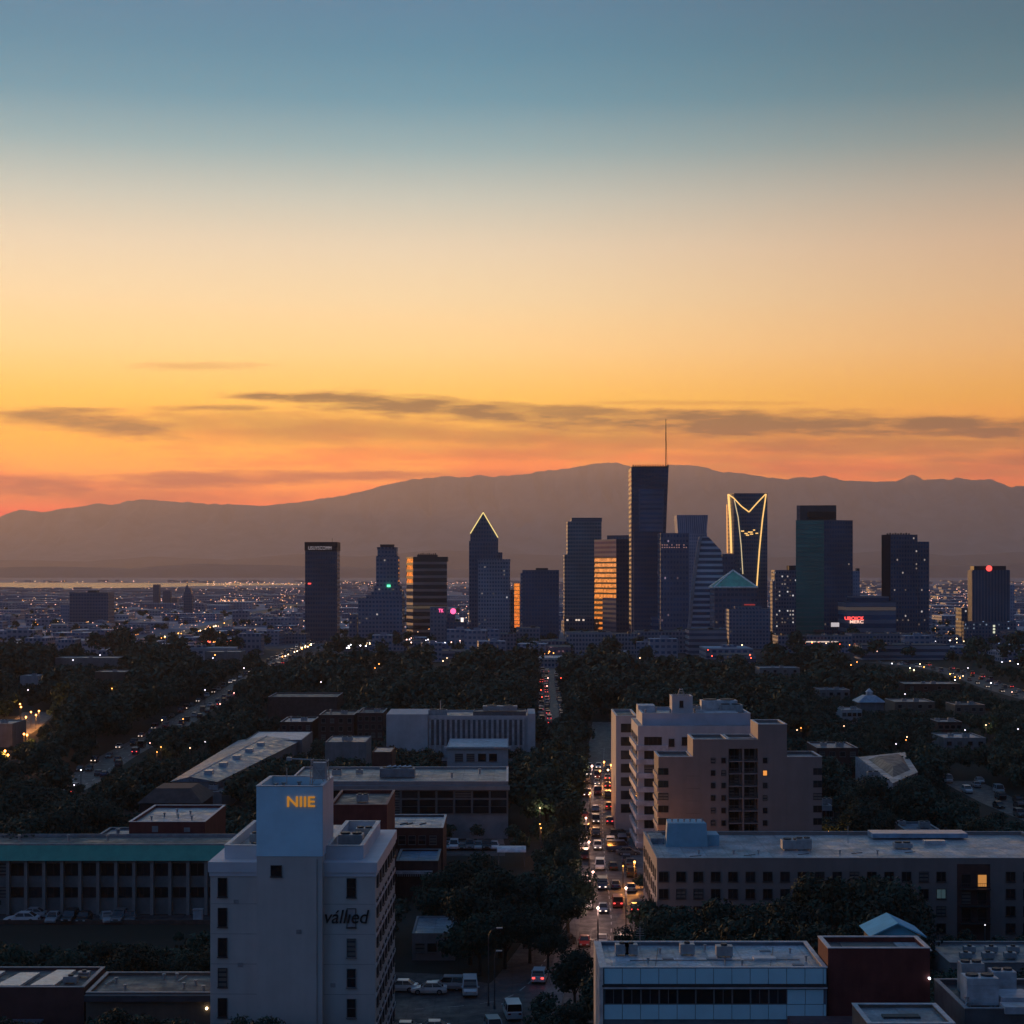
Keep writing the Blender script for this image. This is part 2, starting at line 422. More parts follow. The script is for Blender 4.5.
class Tower:
    """Footprint corners given as (pixel column, distance), counter-clockwise seen from above starting front left."""
    def __init__(s, name, label, cat='tower', corners=None, group=GROUPSKY):
        s.pts = [(X(p, D), D) for p, D in corners]
        s.cx = sum(p[0] for p in s.pts)/len(s.pts); s.cy = sum(p[1] for p in s.pts)/len(s.pts)
        s.D = min(D for p, D in corners)
        s.o = thing(name, label, cat, (s.cx, s.cy, 0), 0, group)
        xs = [p[0] for p in s.pts]; ys = [p[1] for p in s.pts]
        FOOT.append(((min(xs)+max(xs))/2, (min(ys)+max(ys))/2, (max(xs)-min(xs))/2, (max(ys)-min(ys))/2))
    def loc(s, corners): return [(X(p, D)-s.cx, D-s.cy) for p, D in corners]
    def x(s, px, D=None): return X(px, D or s.D)-s.cx
    def y(s, D): return D-s.cy
    def z(s, py, D=None): return Z(py, D or s.D)
    def prism(s, part, corners, y0, y1, mats, top=1, D=None, name=None, scale=1.0):
        D = D or s.D
        z0 = 0 if y0 is None else Z(y0, D)
        z1 = [Z(q, D) for q in y1] if isinstance(y1, (list, tuple)) else Z(y1, D)
        mb = MB(); mb.prism(s.loc(corners), z0, z1, 0, top, y0 is not None, scale)
        return mb.build(part, mats, s.o)
def rect(p0, p1, D, dep, skew=0.0):
    """front from p0 to p1 at distance D; straight back by dep metres (side walls parallel to the view axis)."""
    k = D/(D+dep)
    return [(p0, D), (p1, D+skew), (CX+(p1-CX)*(D+skew)/(D+dep+skew), D+dep+skew), (CX+(p0-CX)*k, D+dep)]
def line(mb, t, pts, w, m=0):
    for a, b_ in zip(pts, pts[1:]): mb.tube(a, b_, w, m, 5)

def sawtooth(mb, a, c, z0, z1, fh, frac, lean, mg=0, ms=1):
    """a wall from a to c whose glass, floor by floor, leans back a little between upright spandrels."""
    L = math.dist(a, c); nx, ny = (c[1]-a[1])/L, -(c[0]-a[0])/L; z = z0
    while z < z1-.3:
        g = min(fh*frac, z1-z); k = lean*g
        A, Bq = (a[0]-nx*k, a[1]-ny*k), (c[0]-nx*k, c[1]-ny*k)
        mb.face([(*a, z), (*c, z), (*Bq, z+g), (*A, z+g)], mg, [(0, z), (L, z), (L, z+g), (0, z+g)])
        t = min(z+fh, z1)
        if t > z+g: mb.face([(*A, z+g), (*Bq, z+g), (*c, z+g), (*a, z+g)], ms); mb.face([(*a, z+g), (*c, z+g), (*c, t), (*a, t)], ms, [(0, z+g), (L, z+g), (L, t), (0, t)])
        z += fh
def wallq(mb, a, c, z0, z1, mi=0):
    L = math.dist(a, c); mb.face([(*a, z0), (*c, z0), (*c, z1), (*a, z1)], mi, [(0, z0), (L, z0), (L, z1), (0, z1)])
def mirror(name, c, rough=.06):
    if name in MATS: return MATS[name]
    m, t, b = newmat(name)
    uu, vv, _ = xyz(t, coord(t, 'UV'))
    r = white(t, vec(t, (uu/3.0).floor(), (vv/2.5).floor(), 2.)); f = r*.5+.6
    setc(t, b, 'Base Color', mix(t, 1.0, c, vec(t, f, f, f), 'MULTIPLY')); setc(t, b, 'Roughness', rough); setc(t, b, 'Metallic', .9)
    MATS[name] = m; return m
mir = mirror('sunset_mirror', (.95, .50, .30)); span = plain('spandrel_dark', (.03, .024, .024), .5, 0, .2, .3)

# 1 dark slab with a lettered top band
D = 1560
T = Tower('slab_tower', 'flat topped black slab tower with pale lettering across its top band', corners=rect(305, 337, D, 26))
fm = facade('slab_black', (.016, .022, .032), (.014, .020, .030), 3.9, 2.2, .55, .7, .0, tint=.3)
T.prism('facade', rect(305, 337, D, 26), None, 542.6, [fm, dark_roof])
mb = MB(); mb.box(T.x(304.6), T.x(337.4), T.y(D)-.5, T.y(D)+27, T.z(550.5), T.z(542.0), 0); mb.build('top_band', plain('band_black', (.02, .018, .026), .6), T.o)
lettering('sign_lettering', 'USUYSCOMM', 4.4, dim_sign, T.o, ((T.x(308.5)+T.x(331.5))/2, T.y(D)-.7, T.z(548.2)), .08, width=T.x(331.5)-T.x(308.5))
mb = MB(); mb.tube((T.x(331), T.y(D+10), T.z(542)), (T.x(331), T.y(D+10), T.z(538)), .18); mb.build('antenna', metal_dark, T.o)
mb = MB(); mb.box(T.x(308), T.x(311), T.y(D)-.35, T.y(D)+.1, T.z(584.2), T.z(583)); mb.build('red_light', red_sign, T.o)

# 2 stepped tower with a crown and broad shoulders
D = 1555
T = Tower('stepped_tower', 'tower with a flared crown rising from a broad stepped base, small green light', corners=rect(358, 402, D, 40))
fm = facade('stepped_stone', (.08, .085, .10), (.014, .02, .03), 3.6, 3.0, .5, .6, .035, lits=.8)
T.prism('base_block', rect(358, 402, D, 40), None, 598, [fm, dark_roof])
T.prism('shoulder', rect(371, 402, D+4, 30), 598, 592, [fm, dark_roof], D=D)
T.prism('shoulder', [(366, D+5), (401, D+5), (399, D+35), (368, D+35)], 598, 595, [fm, dark_roof], D=D)
T.prism('shoulder', rect(374, 400, D+7, 25), 592, 586, [fm, dark_roof], D=D)
T.prism('shaft', rect(376, 398, D+8, 22), 586, 556, [fm, dark_roof], D=D)
T.prism('shaft', rect(377.5, 396.5, D+9, 20), 556, 547.5, [fm, dark_roof], D=D)
mb = MB(); q = T.loc(rect(377.5, 396, D+9, 20)); mb.prism(q, T.z(550), T.z(547), 0, 0, True, 1.08); mb.build('cornice', fm, T.o)
T.prism('crown', rect(380.5, 393, D+11, 14), 547.4, 544.2, [dark_roof, dark_roof], D=D, scale=1.08)
mb = MB(); mb.box(T.x(386.5), T.x(389.8), T.y(D)+6, T.y(D)+7.5, T.z(587), T.z(584.8)); mb.build('green_light', green_sign, T.o)
for p0, p1 in ((350, 357.5),):
    T2 = Tower('office_block', 'small dark office block at the foot of the stepped tower', 'building', rect(349, 357, D+10, 20), None)
    T2.prism('facade', rect(349, 357, D+10, 20), None, 615, [fm, dark_roof])

# 3 banded tower catching the sunset on its left edge
D = 1640
T = Tower('banded_tower', 'horizontally banded round cornered tower with its left edge glowing orange', corners=[(413, D), (447, D), (446, D+30), (406.5, D+30), (406.5, D+16)])
fm = facade('banded_glass', (.36, .27, .25), (.03, .035, .055), 6.2, 300, .62, 1.0, .03, tint=.2, grough=.06, lits=.5, tintblue=False)  # warm band colour paints in the sunset reflected across the face
pts = [(413, D), (447, D), (446, D+30), (406.5, D+30), (406.5, D+16)]
q = T.loc(pts)
mb = MB(); mb.prism(q[:4], 0, T.z(561.5), 0, 1); mb.build('facade', [fm, dark_roof], T.o)
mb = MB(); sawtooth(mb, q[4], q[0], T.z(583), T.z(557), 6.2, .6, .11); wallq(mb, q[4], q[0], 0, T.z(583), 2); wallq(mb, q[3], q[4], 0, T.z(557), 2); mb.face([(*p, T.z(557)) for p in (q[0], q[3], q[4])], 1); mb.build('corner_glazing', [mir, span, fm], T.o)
mb = MB(); mb.box(T.x(413), T.x(447.3), T.y(D)-.3, T.y(D)+26, T.z(561.4), T.z(556.8)); mb.build('top_band', dark_roof, T.o)
mb = MB(); mb.box(T.x(417), T.x(437), T.y(D)+3, T.y(D)+20, T.z(556.8), T.z(554.6)); mb.build('penthouse', dark_roof, T.o)
mb = MB()
for i in range(9): mb.box(T.x(418+i*2.1), T.x(419+i*2.1), T.y(D)+4, T.y(D)+8, T.z(554.7), T.z(553.6-(i % 3)*.35))
mb.build('rooftop_unit', dark_roof, T.o)

# 4 dark box with pink signs, pale block beside
D = 1500
T = Tower('office_block', 'pale grey low rise block below the banded tower with a red roof sign', 'building', rect(430, 446, D, 25), None)
fp = facade('pale_mid', (.10, .105, .12), (.05, .055, .07), 3.4, 3.0, .5, .5, .01)
T.prism('facade', rect(430, 446, D, 25), None, 607, [fp, dark_roof])
lettering('roof_sign', 'TK', 4.2, pink_sign, T.o, (T.x(441), T.y(D)-.4, T.z(610.8)), .1, bold=.03, width=T.x(443.5)-T.x(438.5))
D = 1450
T = Tower('office_block', 'plain black box building with a round pink light on its roof', 'building', rect(446, 466.5, D, 24), None)
fb = facade('black_box', (.012, .017, .026), (.012, .017, .026), 3.4, 3, .5, .6, .002, tint=.2)
T.prism('facade', rect(446, 466.5, D, 24), None, 622, [fb, dark_roof])
T.prism('penthouse', rect(447, 455, D+4, 12), 622, 614, [fb, dark_roof], D=D)
mb = MB(); c = (T.x(453), T.y(D)+3, T.z(611.3)); mb.tube((c[0], c[1]-.4, c[2]), (c[0], c[1]+.4, c[2]), 2.3, 0, 14); mb.build('round_sign', pink_sign, T.o)
mb = MB(); mb.tube((c[0], c[1], T.z(614)), (c[0], c[1], c[2]), .25, 0, 6); mb.build('sign_post', metal_dark, T.o)
mb = MB(); mb.box(T.x(460.8), T.x(463.4), T.y(D)+1.5, T.y(D)+2.5, T.z(622), T.z(617.8)); mb.build('roof_lamp', glow('pale_lamp', (1, .8, .7), 1.6, False), T.o)

# 5 tower with a lit pointed gable top
D = 1600
T = Tower('pointed_tower', 'pointed gable topped tower outlined with a thin yellow light', corners=rect(469, 498, D, 28))
fm = facade('pointed_glass', (.05, .055, .07), (.014, .018, .028), 3.6, 2.4, .55, .6, .02, lits=.7)
T.prism('shaft', rect(469, 498, D, 28), None, 541, [fm, dark_roof])
mb = MB(); y0, y1 = T.y(D), T.y(D+28); a, bq, ap = T.x(470.3), T.x(498), T.x(483.2)
zb, zl, zr, zt = T.z(541), T.z(533.5), T.z(537.5), T.z(512.5)
P = [(a, zb), (bq, zb), (bq, zr), (ap, zt), (a, zl)]
mb.face([(p, y0, z_) for p, z_ in P], 0, [(p, z_) for p, z_ in P]); mb.face([(p, y1, z_) for p, z_ in P[::-1]], 0, [(p, z_) for p, z_ in P[::-1]])
for i in range(5):
    j = (i+1) % 5; mb.face([(P[i][0], y0, P[i][1]), (P[i][0], y1, P[i][1]), (P[j][0], y1, P[j][1]), (P[j][0], y0, P[j][1])], 0, [(0, 0), (28, 0), (28, 10), (0, 10)])
mb.build('gable_crown', fm, T.o)
mb = MB(); line(mb, T, [(a, y0-.3, zl), (ap, y0-.3, zt), (bq, y0-.3, zr)], .42); mb.build('outline_light', lamp_pale, T.o)
mb = MB(); mb.tube((ap, y0+3, zt), (ap, y0+3, zt+2), .15); mb.build('finial', metal_dark, T.o)
T.prism('step', rect(498, 502.3, D+2, 22), None, 552.3, [fm, dark_roof], D=D)
fa = facade('annex_stone', (.15, .155, .17), (.02, .026, .038), 3.3, 2.4, .5, .55, .03, lits=.6)
T2 = Tower('annex_tower', 'grey flat topped tower block in front of the pointed tower', corners=rect(478, 510, D-30, 26))
T2.prism('facade', rect(478, 510, D-30, 26), None, 559.5, [fa, dark_roof])
mb = MB(); mb.box(T2.x(477.6), T2.x(510.4), T2.y(D-30)-.4, T2.y(D-30)+27, T2.z(561.6), T2.z(559.2)); mb.build('cornice', fa, T2.o)
T2.prism('side_wing', rect(510.2, 514.3, D-20, 20), None, 590, [fa, dark_roof], D=D-30)

# 6 dark box and a slim sunset lit block
D = 1560
T = Tower('office_tower', 'dark cube shaped office tower with a few lit windows near its middle', corners=rect(520.5, 559, D, 34))
fb2 = facade('black_cube', (.016, .022, .034), (.012, .018, .028), 3.6, 2.6, .55, .6, .006, tint=.3)
T.prism('facade', rect(522.5, 559, D, 34), None, 570, [fb2, dark_roof])
T.prism('roof_rim', rect(536, 548, D+2, 20), 570, 568, [dark_roof, dark_roof], D=D); T.prism('corner_pier', rect(520.5, 522.4, D+3, 28), None, 573, [fa, dark_roof], D=D)
D = 1620
T = Tower('slim_block', 'slim block with one face glowing orange beside the dark cube tower', corners=[(513.6, D+12), (519.6, D), (520.2, D+16), (515, D+24)])
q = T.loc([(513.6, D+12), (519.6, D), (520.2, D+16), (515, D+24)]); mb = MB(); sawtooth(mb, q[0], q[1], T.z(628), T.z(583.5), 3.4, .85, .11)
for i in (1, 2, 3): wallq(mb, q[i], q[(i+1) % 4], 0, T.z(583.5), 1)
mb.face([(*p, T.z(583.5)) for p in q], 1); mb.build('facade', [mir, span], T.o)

# 7 tall grey green glass tower
D = 1720
T = Tower('glass_tower', 'tall grey green glass tower with a slightly set back flat top', corners=rect(567.5, 602, D, 34))
fm = facade('greygreen', (.09, .11, .11), (.03, .05, .04), 3.6, 2.6, .55, .8, .008, tint=.25, grough=.1)
T.prism('facade', rect(567.5, 601.5, D, 34), None, 521.5, [fm, dark_roof])
T.prism('crown', rect(571.5, 602, D+3, 26), 521.5, 517.6, [facade('crown_louver', (.07, .075, .08), (.05, .055, .06), 2.0, 300, .5, 1, 0), dark_roof], D=D)
T.prism('side_fin', rect(564.3, 567.4, D+4, 26), None, 554.5, [fm, dark_roof], D=D)
D = 1640
T = Tower('office_block', 'low grey block with a row of lit windows below the grey green tower', 'building', rect(564, 594, D, 24), None)
T.prism('facade', rect(564, 594, D, 24), None, 616.5, [facade('plinth_grey', (.07, .07, .085), (.03, .033, .045), 3.6, 2.6, .5, .6, .004), dark_roof])
for i, p0 in enumerate((566.5, 575.5, 578, 582.5)):
    mb = MB(); mb.box(T.x(p0), T.x(p0+1.9), T.y(D)-.12, T.y(D)+.1, T.z(620.8), T.z(619.2)); mb.build('lit_window', glow('cream_window', (1, .78, .62), .9, False), T.o)

# 8 tower with the sunset mirrored in its left facet
D = 1590
T = Tower('mirror_tower', 'tower with the orange sunset mirrored in the striped glass of one facet', corners=[(594.2, D+36), (616.2, D), (631, D+5), (631, D+44), (598, D+54)])
fd = facade('mirror_dark', (.05, .048, .058), (.02, .022, .032), 4.2, 3, .5, .9, .004, tint=.3)
fd2 = facade('mirror_side', (.013, .019, .032), (.011, .017, .030), 4.0, 3, .5, .7, .003, tint=.2)
q = T.loc([(594.2, D+36), (616.2, D), (631, D+5), (631, D+44), (598, D+54)])
mid = ((q[0][0]*.62+q[1][0]*.38), (q[0][1]*.62+q[1][1]*.38))
L1 = math.dist(q[0], q[1]); Lm = math.dist(q[0], mid)
mb = MB()
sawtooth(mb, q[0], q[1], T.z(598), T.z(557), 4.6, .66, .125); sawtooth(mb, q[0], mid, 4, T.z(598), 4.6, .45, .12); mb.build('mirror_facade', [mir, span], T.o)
mb = MB(); wallq(mb, mid, q[1], 0, T.z(598)); mb.build('lower_facade', fd, T.o); mb = MB(); wallq(mb, q[0], q[1], T.z(557), T.z(539)); mb.build('upper_facade', fd, T.o)
mb = MB(); wallq(mb, q[1], q[2], 0, T.z(539)); wallq(mb, q[2], q[3], 0, T.z(539)); wallq(mb, q[3], q[4], 0, T.z(539)); wallq(mb, q[4], q[0], 0, T.z(539)); mb.build('side_facade', fd2, T.o)
mb = MB(); mb.face([(*p, T.z(539)) for p in q], 0); mb.build('roof', dark_roof, T.o)
T.prism('penthouse', [(607, D+18), (631, D+6), (631, D+32), (609, D+36)], 539, 535, [fd2, dark_roof], D=D)

# 9 the tallest tower, tapering slightly downwards, mast at its right corner
D = 1540
T = Tower('tall_tower', 'tallest dark navy tower with a mast on its roof and a toothed parapet', corners=rect(631, 668.5, D, 36))
ft = facade('navy_glass', (.013, .020, .036), (.011, .018, .034), 4.0, 2.6, .5, .8, .003, tint=.2, grough=.12)
q0 = T.loc(rect(631.6, 665.5, D, 34)); q1 = T.loc(rect(631.2, 668.6, D-1, 36))
mb = MB(); zt = T.z(467.5); zm = T.z(545)
for i in range(4):
    j = (i+1) % 4; L = math.dist(q0[i], q0[j])
    mb.face([(*q0[i], 0), (*q0[j], 0), (*q0[j], zm), (*q0[i], zm)], 0, [(0, 0), (L, 0), (L, zm), (0, zm)])
    mb.face([(*q0[i], zm), (*q0[j], zm), (*q1[j], zt), (*q1[i], zt)], 0, [(0, zm), (L, zm), (L, zt), (0, zt)])
mb.face([(*p, zt) for p in q1], 1); mb.build('facade', [ft, dark_roof], T.o)
fs = facade('navy_panel', (.045, .055, .075), (.012, .018, .03), 4.0, 20, .45, .9, .0, litc=(.8, .85, 1.0), lits=.35, tint=.6)
mb = MB(); z0, z1 = T.z(532), T.z(489)
mb.face([(T.x(639), T.y(D)-.9, z0), (T.x(663), T.y(D)-.9, z0), (T.x(664), T.y(D)-1.25, z1), (T.x(638.5), T.y(D)-1.25, z1)], 0, [(0, z0), (20, z0), (20, z1), (0, z1)])
mb.build('glazed_panel', fs, T.o)
mb = MB(); mb.prism(T.loc([(631, D+2), (634, D-.5), (634.3, D+10), (631.5, D+12)]), 0, T.z(500), 0, 0); mb.build('edge_fin', plain('fin_pale', (.30, .24, .25), .4), T.o)
for i in range(15):
    mb = MB(); p = 632.5+i*2.5; mb.box(T.x(p), T.x(p+1.2), T.y(D)-.6, T.y(D)+1.0, T.z(467.6), T.z(464.6)); mb.build('parapet_tooth', plain('tooth', (.09, .07, .07), .5), T.o)
mb = MB(); mb.box(T.x(632), T.x(668), T.y(D)+4, T.y(D)+30, T.z(467.6), T.z(466)); mb.build('roof_deck', dark_roof, T.o)
mb = MB(); mx_, my_ = T.x(666.2), T.y(D)+3
for a in range(3):
    c = (math.cos(a*2.094)*1.0, math.sin(a*2.094)*1.0); mb.tube((mx_+c[0], my_+c[1], T.z(467)), (mx_+c[0]*.3, my_+c[1]*.3, T.z(440)), .30, 0, 4)
for k in range(10):
    zz = T.z(466-k*2.6); r = 1.0*(1-k*.07); pp = [(mx_+math.cos(a*2.094)*r, my_+math.sin(a*2.094)*r, zz) for a in range(3)]
    for a in range(3): mb.tube(pp[a], pp[(a+1) % 3], .11, 0, 4)
mb.tube((mx_, my_, T.z(441)), (mx_, my_, T.z(418.5)), .5, 0, 5, .22); mb.build('mast', metal_dark, T.o)
mb = MB(); mb.box(T.x(650), T.x(683), T.y(D)-20, T.y(D)-4, 0, T.z(616)); mb.build('podium', facade('podium_dark', (.05, .055, .07), (.014, .02, .032), 5.2, 300, .6, 1, 0), T.o)

# 10 dark red brown tower with dotted lit rows
D = 1500
T = Tower('office_tower', 'dark brownish tower with dotted rows of lights beside the tallest tower', corners=rect(661, 689, D, 30))
fr = facade('brown_dots', (.04, .05, .07), (.03, .035, .06), 4.4, 2.6, .5, .6, .03, litc=(1, .55, .42), lits=.8)
T.prism('facade', rect(660.5, 689, D, 30), None, 533, [fr, dark_roof])
rr = random.Random(5)
for r_, py in enumerate((544.5, 547.0)):
    for i in range(11):
        if rr.random() < .8: p = 661.8+i*2.4; mb = MB(); mb.box(T.x(p), T.x(p+1.0), T.y(D)-.15, T.y(D)+.1, T.z(py+.9), T.z(py)); mb.build('lit_window', glow('rosy_window', (1, .5, .42), .4, False), T.o)

# 11 pale flared top tower behind
D = 1950
T = Tower('flared_tower', 'pale blue grey tower with a flared trapezoid crown behind the sail shaped one', corners=rect(678, 707, D, 34))
fl = facade('paleblue', (.13, .15, .19), (.085, .10, .135), 3.6, 2.4, .5, .5, .004, tint=.2)
T.prism('facade', rect(678, 707, D, 34), None, 533, [fl, dark_roof])
mb = MB(); q = T.loc(rect(678, 706.5, D, 32)); mb.prism(q, T.z(533.2), T.z(515), 0, 1, True, 1.1)
mb.build('crown', [facade('paleblue_fins', (.15, .17, .21), (.09, .105, .14), 300, 2.0, 1, .5, 0), dark_roof], T.o)

# 12 sail shaped tower
D = 1480
T = Tower('sail_tower', 'sail shaped tower with curved sides and pale horizontal floor bands', corners=rect(688, 724.5, D, 30))
fsl = facade('sail_bands', (.30, .31, .34), (.022, .028, .042), 4.7, 300, .55, 1.0, .01, tint=.3, lits=.4)
prof = [(645, 686.2, 725.2), (620, 689.5, 724.8), (600, 691, 724.4), (580, 693, 723.6), (562, 695.5, 722.4), (552, 697, 721.5), (549, 697.5, 720), (544, 698.3, 715), (540, 699.2, 711.5), (536.5, 700.2, 708)]
mb = MB(); lst = []
for py, l, r_ in prof:
    zz = T.z(py) if py < 645 else 0
    lst.append([(T.x(l), T.y(D), zz), (T.x(r_), T.y(D), zz), (T.x(r_)-1, T.y(D+28), zz), (T.x(l)+2, T.y(D+28), zz)])
for A, Bq in zip(lst, lst[1:]):
    for i in range(4):
        j = (i+1) % 4; mb.face([A[i], A[j], Bq[j], Bq[i]], 0, [(A[i][0], A[i][2]), (A[j][0], A[j][2]), (Bq[j][0], Bq[j][2]), (Bq[i][0], Bq[i][2])])
mb.face(lst[-1], 1); mb.build('facade', [fsl, dark_roof], T.o)
mb = MB()
for (py, l, r_), (py2, l2, r2) in zip(prof, prof[1:]):
    za, zb_ = (T.z(py) if py < 645 else 0), T.z(py2)
    mb.face([(T.x(l)-.6, T.y(D)-.8, za), (T.x(l)+2.2, T.y(D)-.8, za), (T.x(l2)+1.8, T.y(D)-.8, zb_), (T.x(l2)-.6, T.y(D)-.8, zb_)], 0)
    mb.face([(T.x(l)-.6, T.y(D)+4, za), (T.x(l)-.6, T.y(D)-.8, za), (T.x(l2)-.6, T.y(D)-.8, zb_), (T.x(l2)-.6, T.y(D)+4, zb_)], 0)
mb.build('edge_rib', plain('rib_pale', (.30, .30, .34), .4), T.o)

# 13 tower outlined in gold light
D = 1680
T = Tower('outlined_tower', 'tall dark tower outlined in gold lights with a V across its top', corners=[(727.3, D+14), (734, D), (767.3, D), (767.5, D+30), (730, D+40)])
fg = facade('gold_dark', (.022, .026, .036), (.012, .017, .028), 3.6, 2.2, .5, .65, .02, litc=(1, .7, .4), lits=.5)
pts = [(727.3, D+14), (734, D), (767.3, D), (767.5, D+30), (730, D+40)]
T.prism('facade', pts, None, 493.2, [fg, dark_roof])
yy = T.y(D)-.6
mb = MB(); line(mb, T, [(T.x(729.5), T.y(D)+8.5, T.z(494)), (T.x(731), T.y(D)+5.5, T.z(520)), (T.x(732), T.y(D)+4, T.z(553))], .95); mb.build('outline_light', lamp_warm, T.o)
mb = MB(); line(mb, T, [(T.x(728.2), T.y(D)+10.6, T.z(504)), (T.x(728.6), T.y(D)+10, T.z(553))], .5); mb.build('outline_light', glow('outline_amber', (1, .42, .12), 1.0, False), T.o)
mb = MB(); line(mb, T, [(T.x(729.5), T.y(D)+8.3, T.z(494)), (T.x(733.5), yy, T.z(498)), (T.x(741), yy, T.z(506)), (T.x(749), yy, T.z(512)), (T.x(757.5), yy, T.z(502.5)), (T.x(765.5), yy, T.z(494.2))], .55); mb.build('outline_light', lamp_warm, T.o)
mb = MB(); line(mb, T, [(T.x(734.2), yy, T.z(500)), (T.x(738), yy, T.z(517)), (T.x(741), yy, T.z(545)), (T.x(742.8), yy, T.z(574))], .38); mb.build('outline_light', glow('outline_dim', (1, .75, .42), .8, False), T.o)
mb = MB(); line(mb, T, [(T.x(766), yy, T.z(494)), (T.x(762.3), yy, T.z(520)), (T.x(759.3), yy, T.z(550)), (T.x(756.6), yy, T.z(588))], .6); mb.build('outline_light', lamp_warm, T.o)
mb = MB()
for p0, p1, py in ((741, 744, 530.6), (744.5, 747.5, 533), (748, 752.5, 531.6), (753, 755, 529.6), (755.5, 758, 532.8), (746, 749, 534.6), (750, 753, 533.6)):
    mb = MB(); mb.box(T.x(p0), T.x(p1), yy-.2, yy+.7, T.z(py+1.0), T.z(py)); mb.build('lobby_light', lamp_warm, T.o)
T2 = Tower('office_tower', 'narrow dark block standing left of the gold outlined tower behind the glass pyramid', corners=rect(722, 736, D-40, 20))
T2.prism('facade', rect(722, 735, D-40, 20), None, 554, [fr, dark_roof])

# 14 building with a glass pyramid roof
D = 1440
T = Tower('pyramid_building', 'dark building under a green glass pyramid roof with a pale edge', 'building', rect(714, 757.5, D, 34))
fp2 = facade('pyramid_body', (.04, .038, .052), (.016, .02, .03), 4.4, 3.2, .5, .7, .02, lits=.5)
T.prism('facade', rect(714.5, 757, D, 34), None, 587.5, [fp2, dark_roof])
q = T.loc(rect(714, 757.5, D-.5, 35)); cx_, cy_ = sum(p[0] for p in q)/4, sum(p[1] for p in q)/4; ax = T.x(733, D+17)
mb = MB(); zt = T.z(570.5, D+17)
for i in range(4):
    j = (i+1) % 4; mb.face([(*q[i], T.z(587.4)), (*q[j], T.z(587.4)), (ax, cy_, zt)], 0)
mb.face([(*p, T.z(587.4)) for p in q[::-1]], 0)
pyr = plain('pyramid_glass', (.12, .48, .34), .35, .0, .3, .12); mb.build('pyramid_roof', pyr, T.o)
mb = MB()
for i in range(4): mb.tube((*q[i], T.z(587.3)), (ax, cy_, zt+.2), .75, 0, 5); mb.tube((*q[i], T.z(587.3)), (*q[(i+1) % 4], T.z(587.3)), .75, 0, 5)
mb.build('ridge_trim', plain('pale_trim', (.85, .88, .82), .35), T.o)
mb = MB(); mb.tube((ax, cy_, zt), (ax, cy_, zt+3), .15, 0, 5); mb.build('finial', metal_dark, T.o)
mb = MB(); mb.box(T.x(744), T.x(755), T.y(D)-.3, T.y(D)+.1, T.z(605.4), T.z(604)); mb.build('red_strip', glow('red_dim', (1, .1, .1), .25, False), T.o)
D = 1405
T = Tower('office_block', 'grey grid fronted block standing before the pyramid roofed building', 'building', rect(729, 770.5, D, 28), None)
fgr = facade('grid_grey', (.085, .088, .105), (.02, .024, .035), 3.0, 2.6, .55, .6, .02, lits=.6)
T.prism('facade', rect(729, 770.5, D, 28), None, 609, [fgr, dark_roof]); T.prism('penthouse', rect(735, 762, D+4, 18), 609, 606.5, [fgr, dark_roof], D=D)

# 15 grey tower left of the teal one
D = 1600
T = Tower('office_tower', 'grey tower with scattered lit windows half hidden by the teal glass tower', corners=rect(775, 797, D, 26))
f15 = facade('grey_lit', (.075, .08, .10), (.026, .03, .045), 3.4, 2.4, .5, .6, .11, lits=.9)
T.prism('facade', rect(775.5, 797, D, 26), None, 570, [f15, dark_roof]); T.prism('penthouse', rect(789, 797, D+3, 14), 570, 565.5, [dark_roof, dark_roof], D=D); T.prism('side_wing', rect(772.8, 775.4, D+6, 16), None, 581, [fl, dark_roof], D=D)

# 16 teal glass tower
D = 1480
T = Tower('teal_tower', 'teal green glass tower with one dark facet and a set back penthouse', corners=[(795.8, D+6), (824, D), (852.8, D+8), (852, D+40), (799, D+38)])
ftl = facade('teal_glass', (.014, .15, .15), (.012, .18, .17), 3.8, 26, .7, .97, .004, tint=.25, grough=.12, tintblue=False)
ftd = facade('teal_dark', (.010, .022, .032), (.009, .018, .028), 3.8, 2.4, .55, .7, .022, tint=.3, lits=.8)
q = T.loc([(795.8, D+6), (824, D), (852.8, D+8), (852, D+40), (799, D+38)])
mb = MB(); wallq(mb, q[0], q[1], 0, T.z(520)); mb.build('teal_facade', ftl, T.o)
mb = MB()
for i in (1, 2, 3, 4): wallq(mb, q[i], q[(i+1) % 5], 0, T.z(520))
mb.build('dark_facade', ftd, T.o); mb = MB(); mb.face([(*p, T.z(520)) for p in q]); mb.build('roof', dark_roof, T.o)
fpn = plain('penthouse_blue', (.05, .065, .085), .3, .2, .2, .1)
T.prism('penthouse', [(800, D+9), (836.3, D+4), (836, D+30), (801, D+30)], 520, 505, [fpn, dark_roof], D=D)
T.prism('penthouse_pier', [(796.6, D+8), (800, D+7.5), (800.3, D+22), (797.2, D+22)], 520, 505, [plain('pier_pale', (.22, .18, .19), .4), dark_roof], D=D)
mb = MB(); mb.box(T.x(809), T.x(836), T.y(D)+2, T.y(D)+8, T.z(518), T.z(511.5)); mb.build('louver_panel', plain('louver_dark', (.012, .015, .022), .5), T.o)
mb = MB(); mb.box(T.x(814), T.x(824), T.y(D)-.8, T.y(D)+2, T.z(632), T.z(629.5)); mb.build('entrance_canopy', plain('canopy_teal', (.06, .09, .10), .4), T.o)

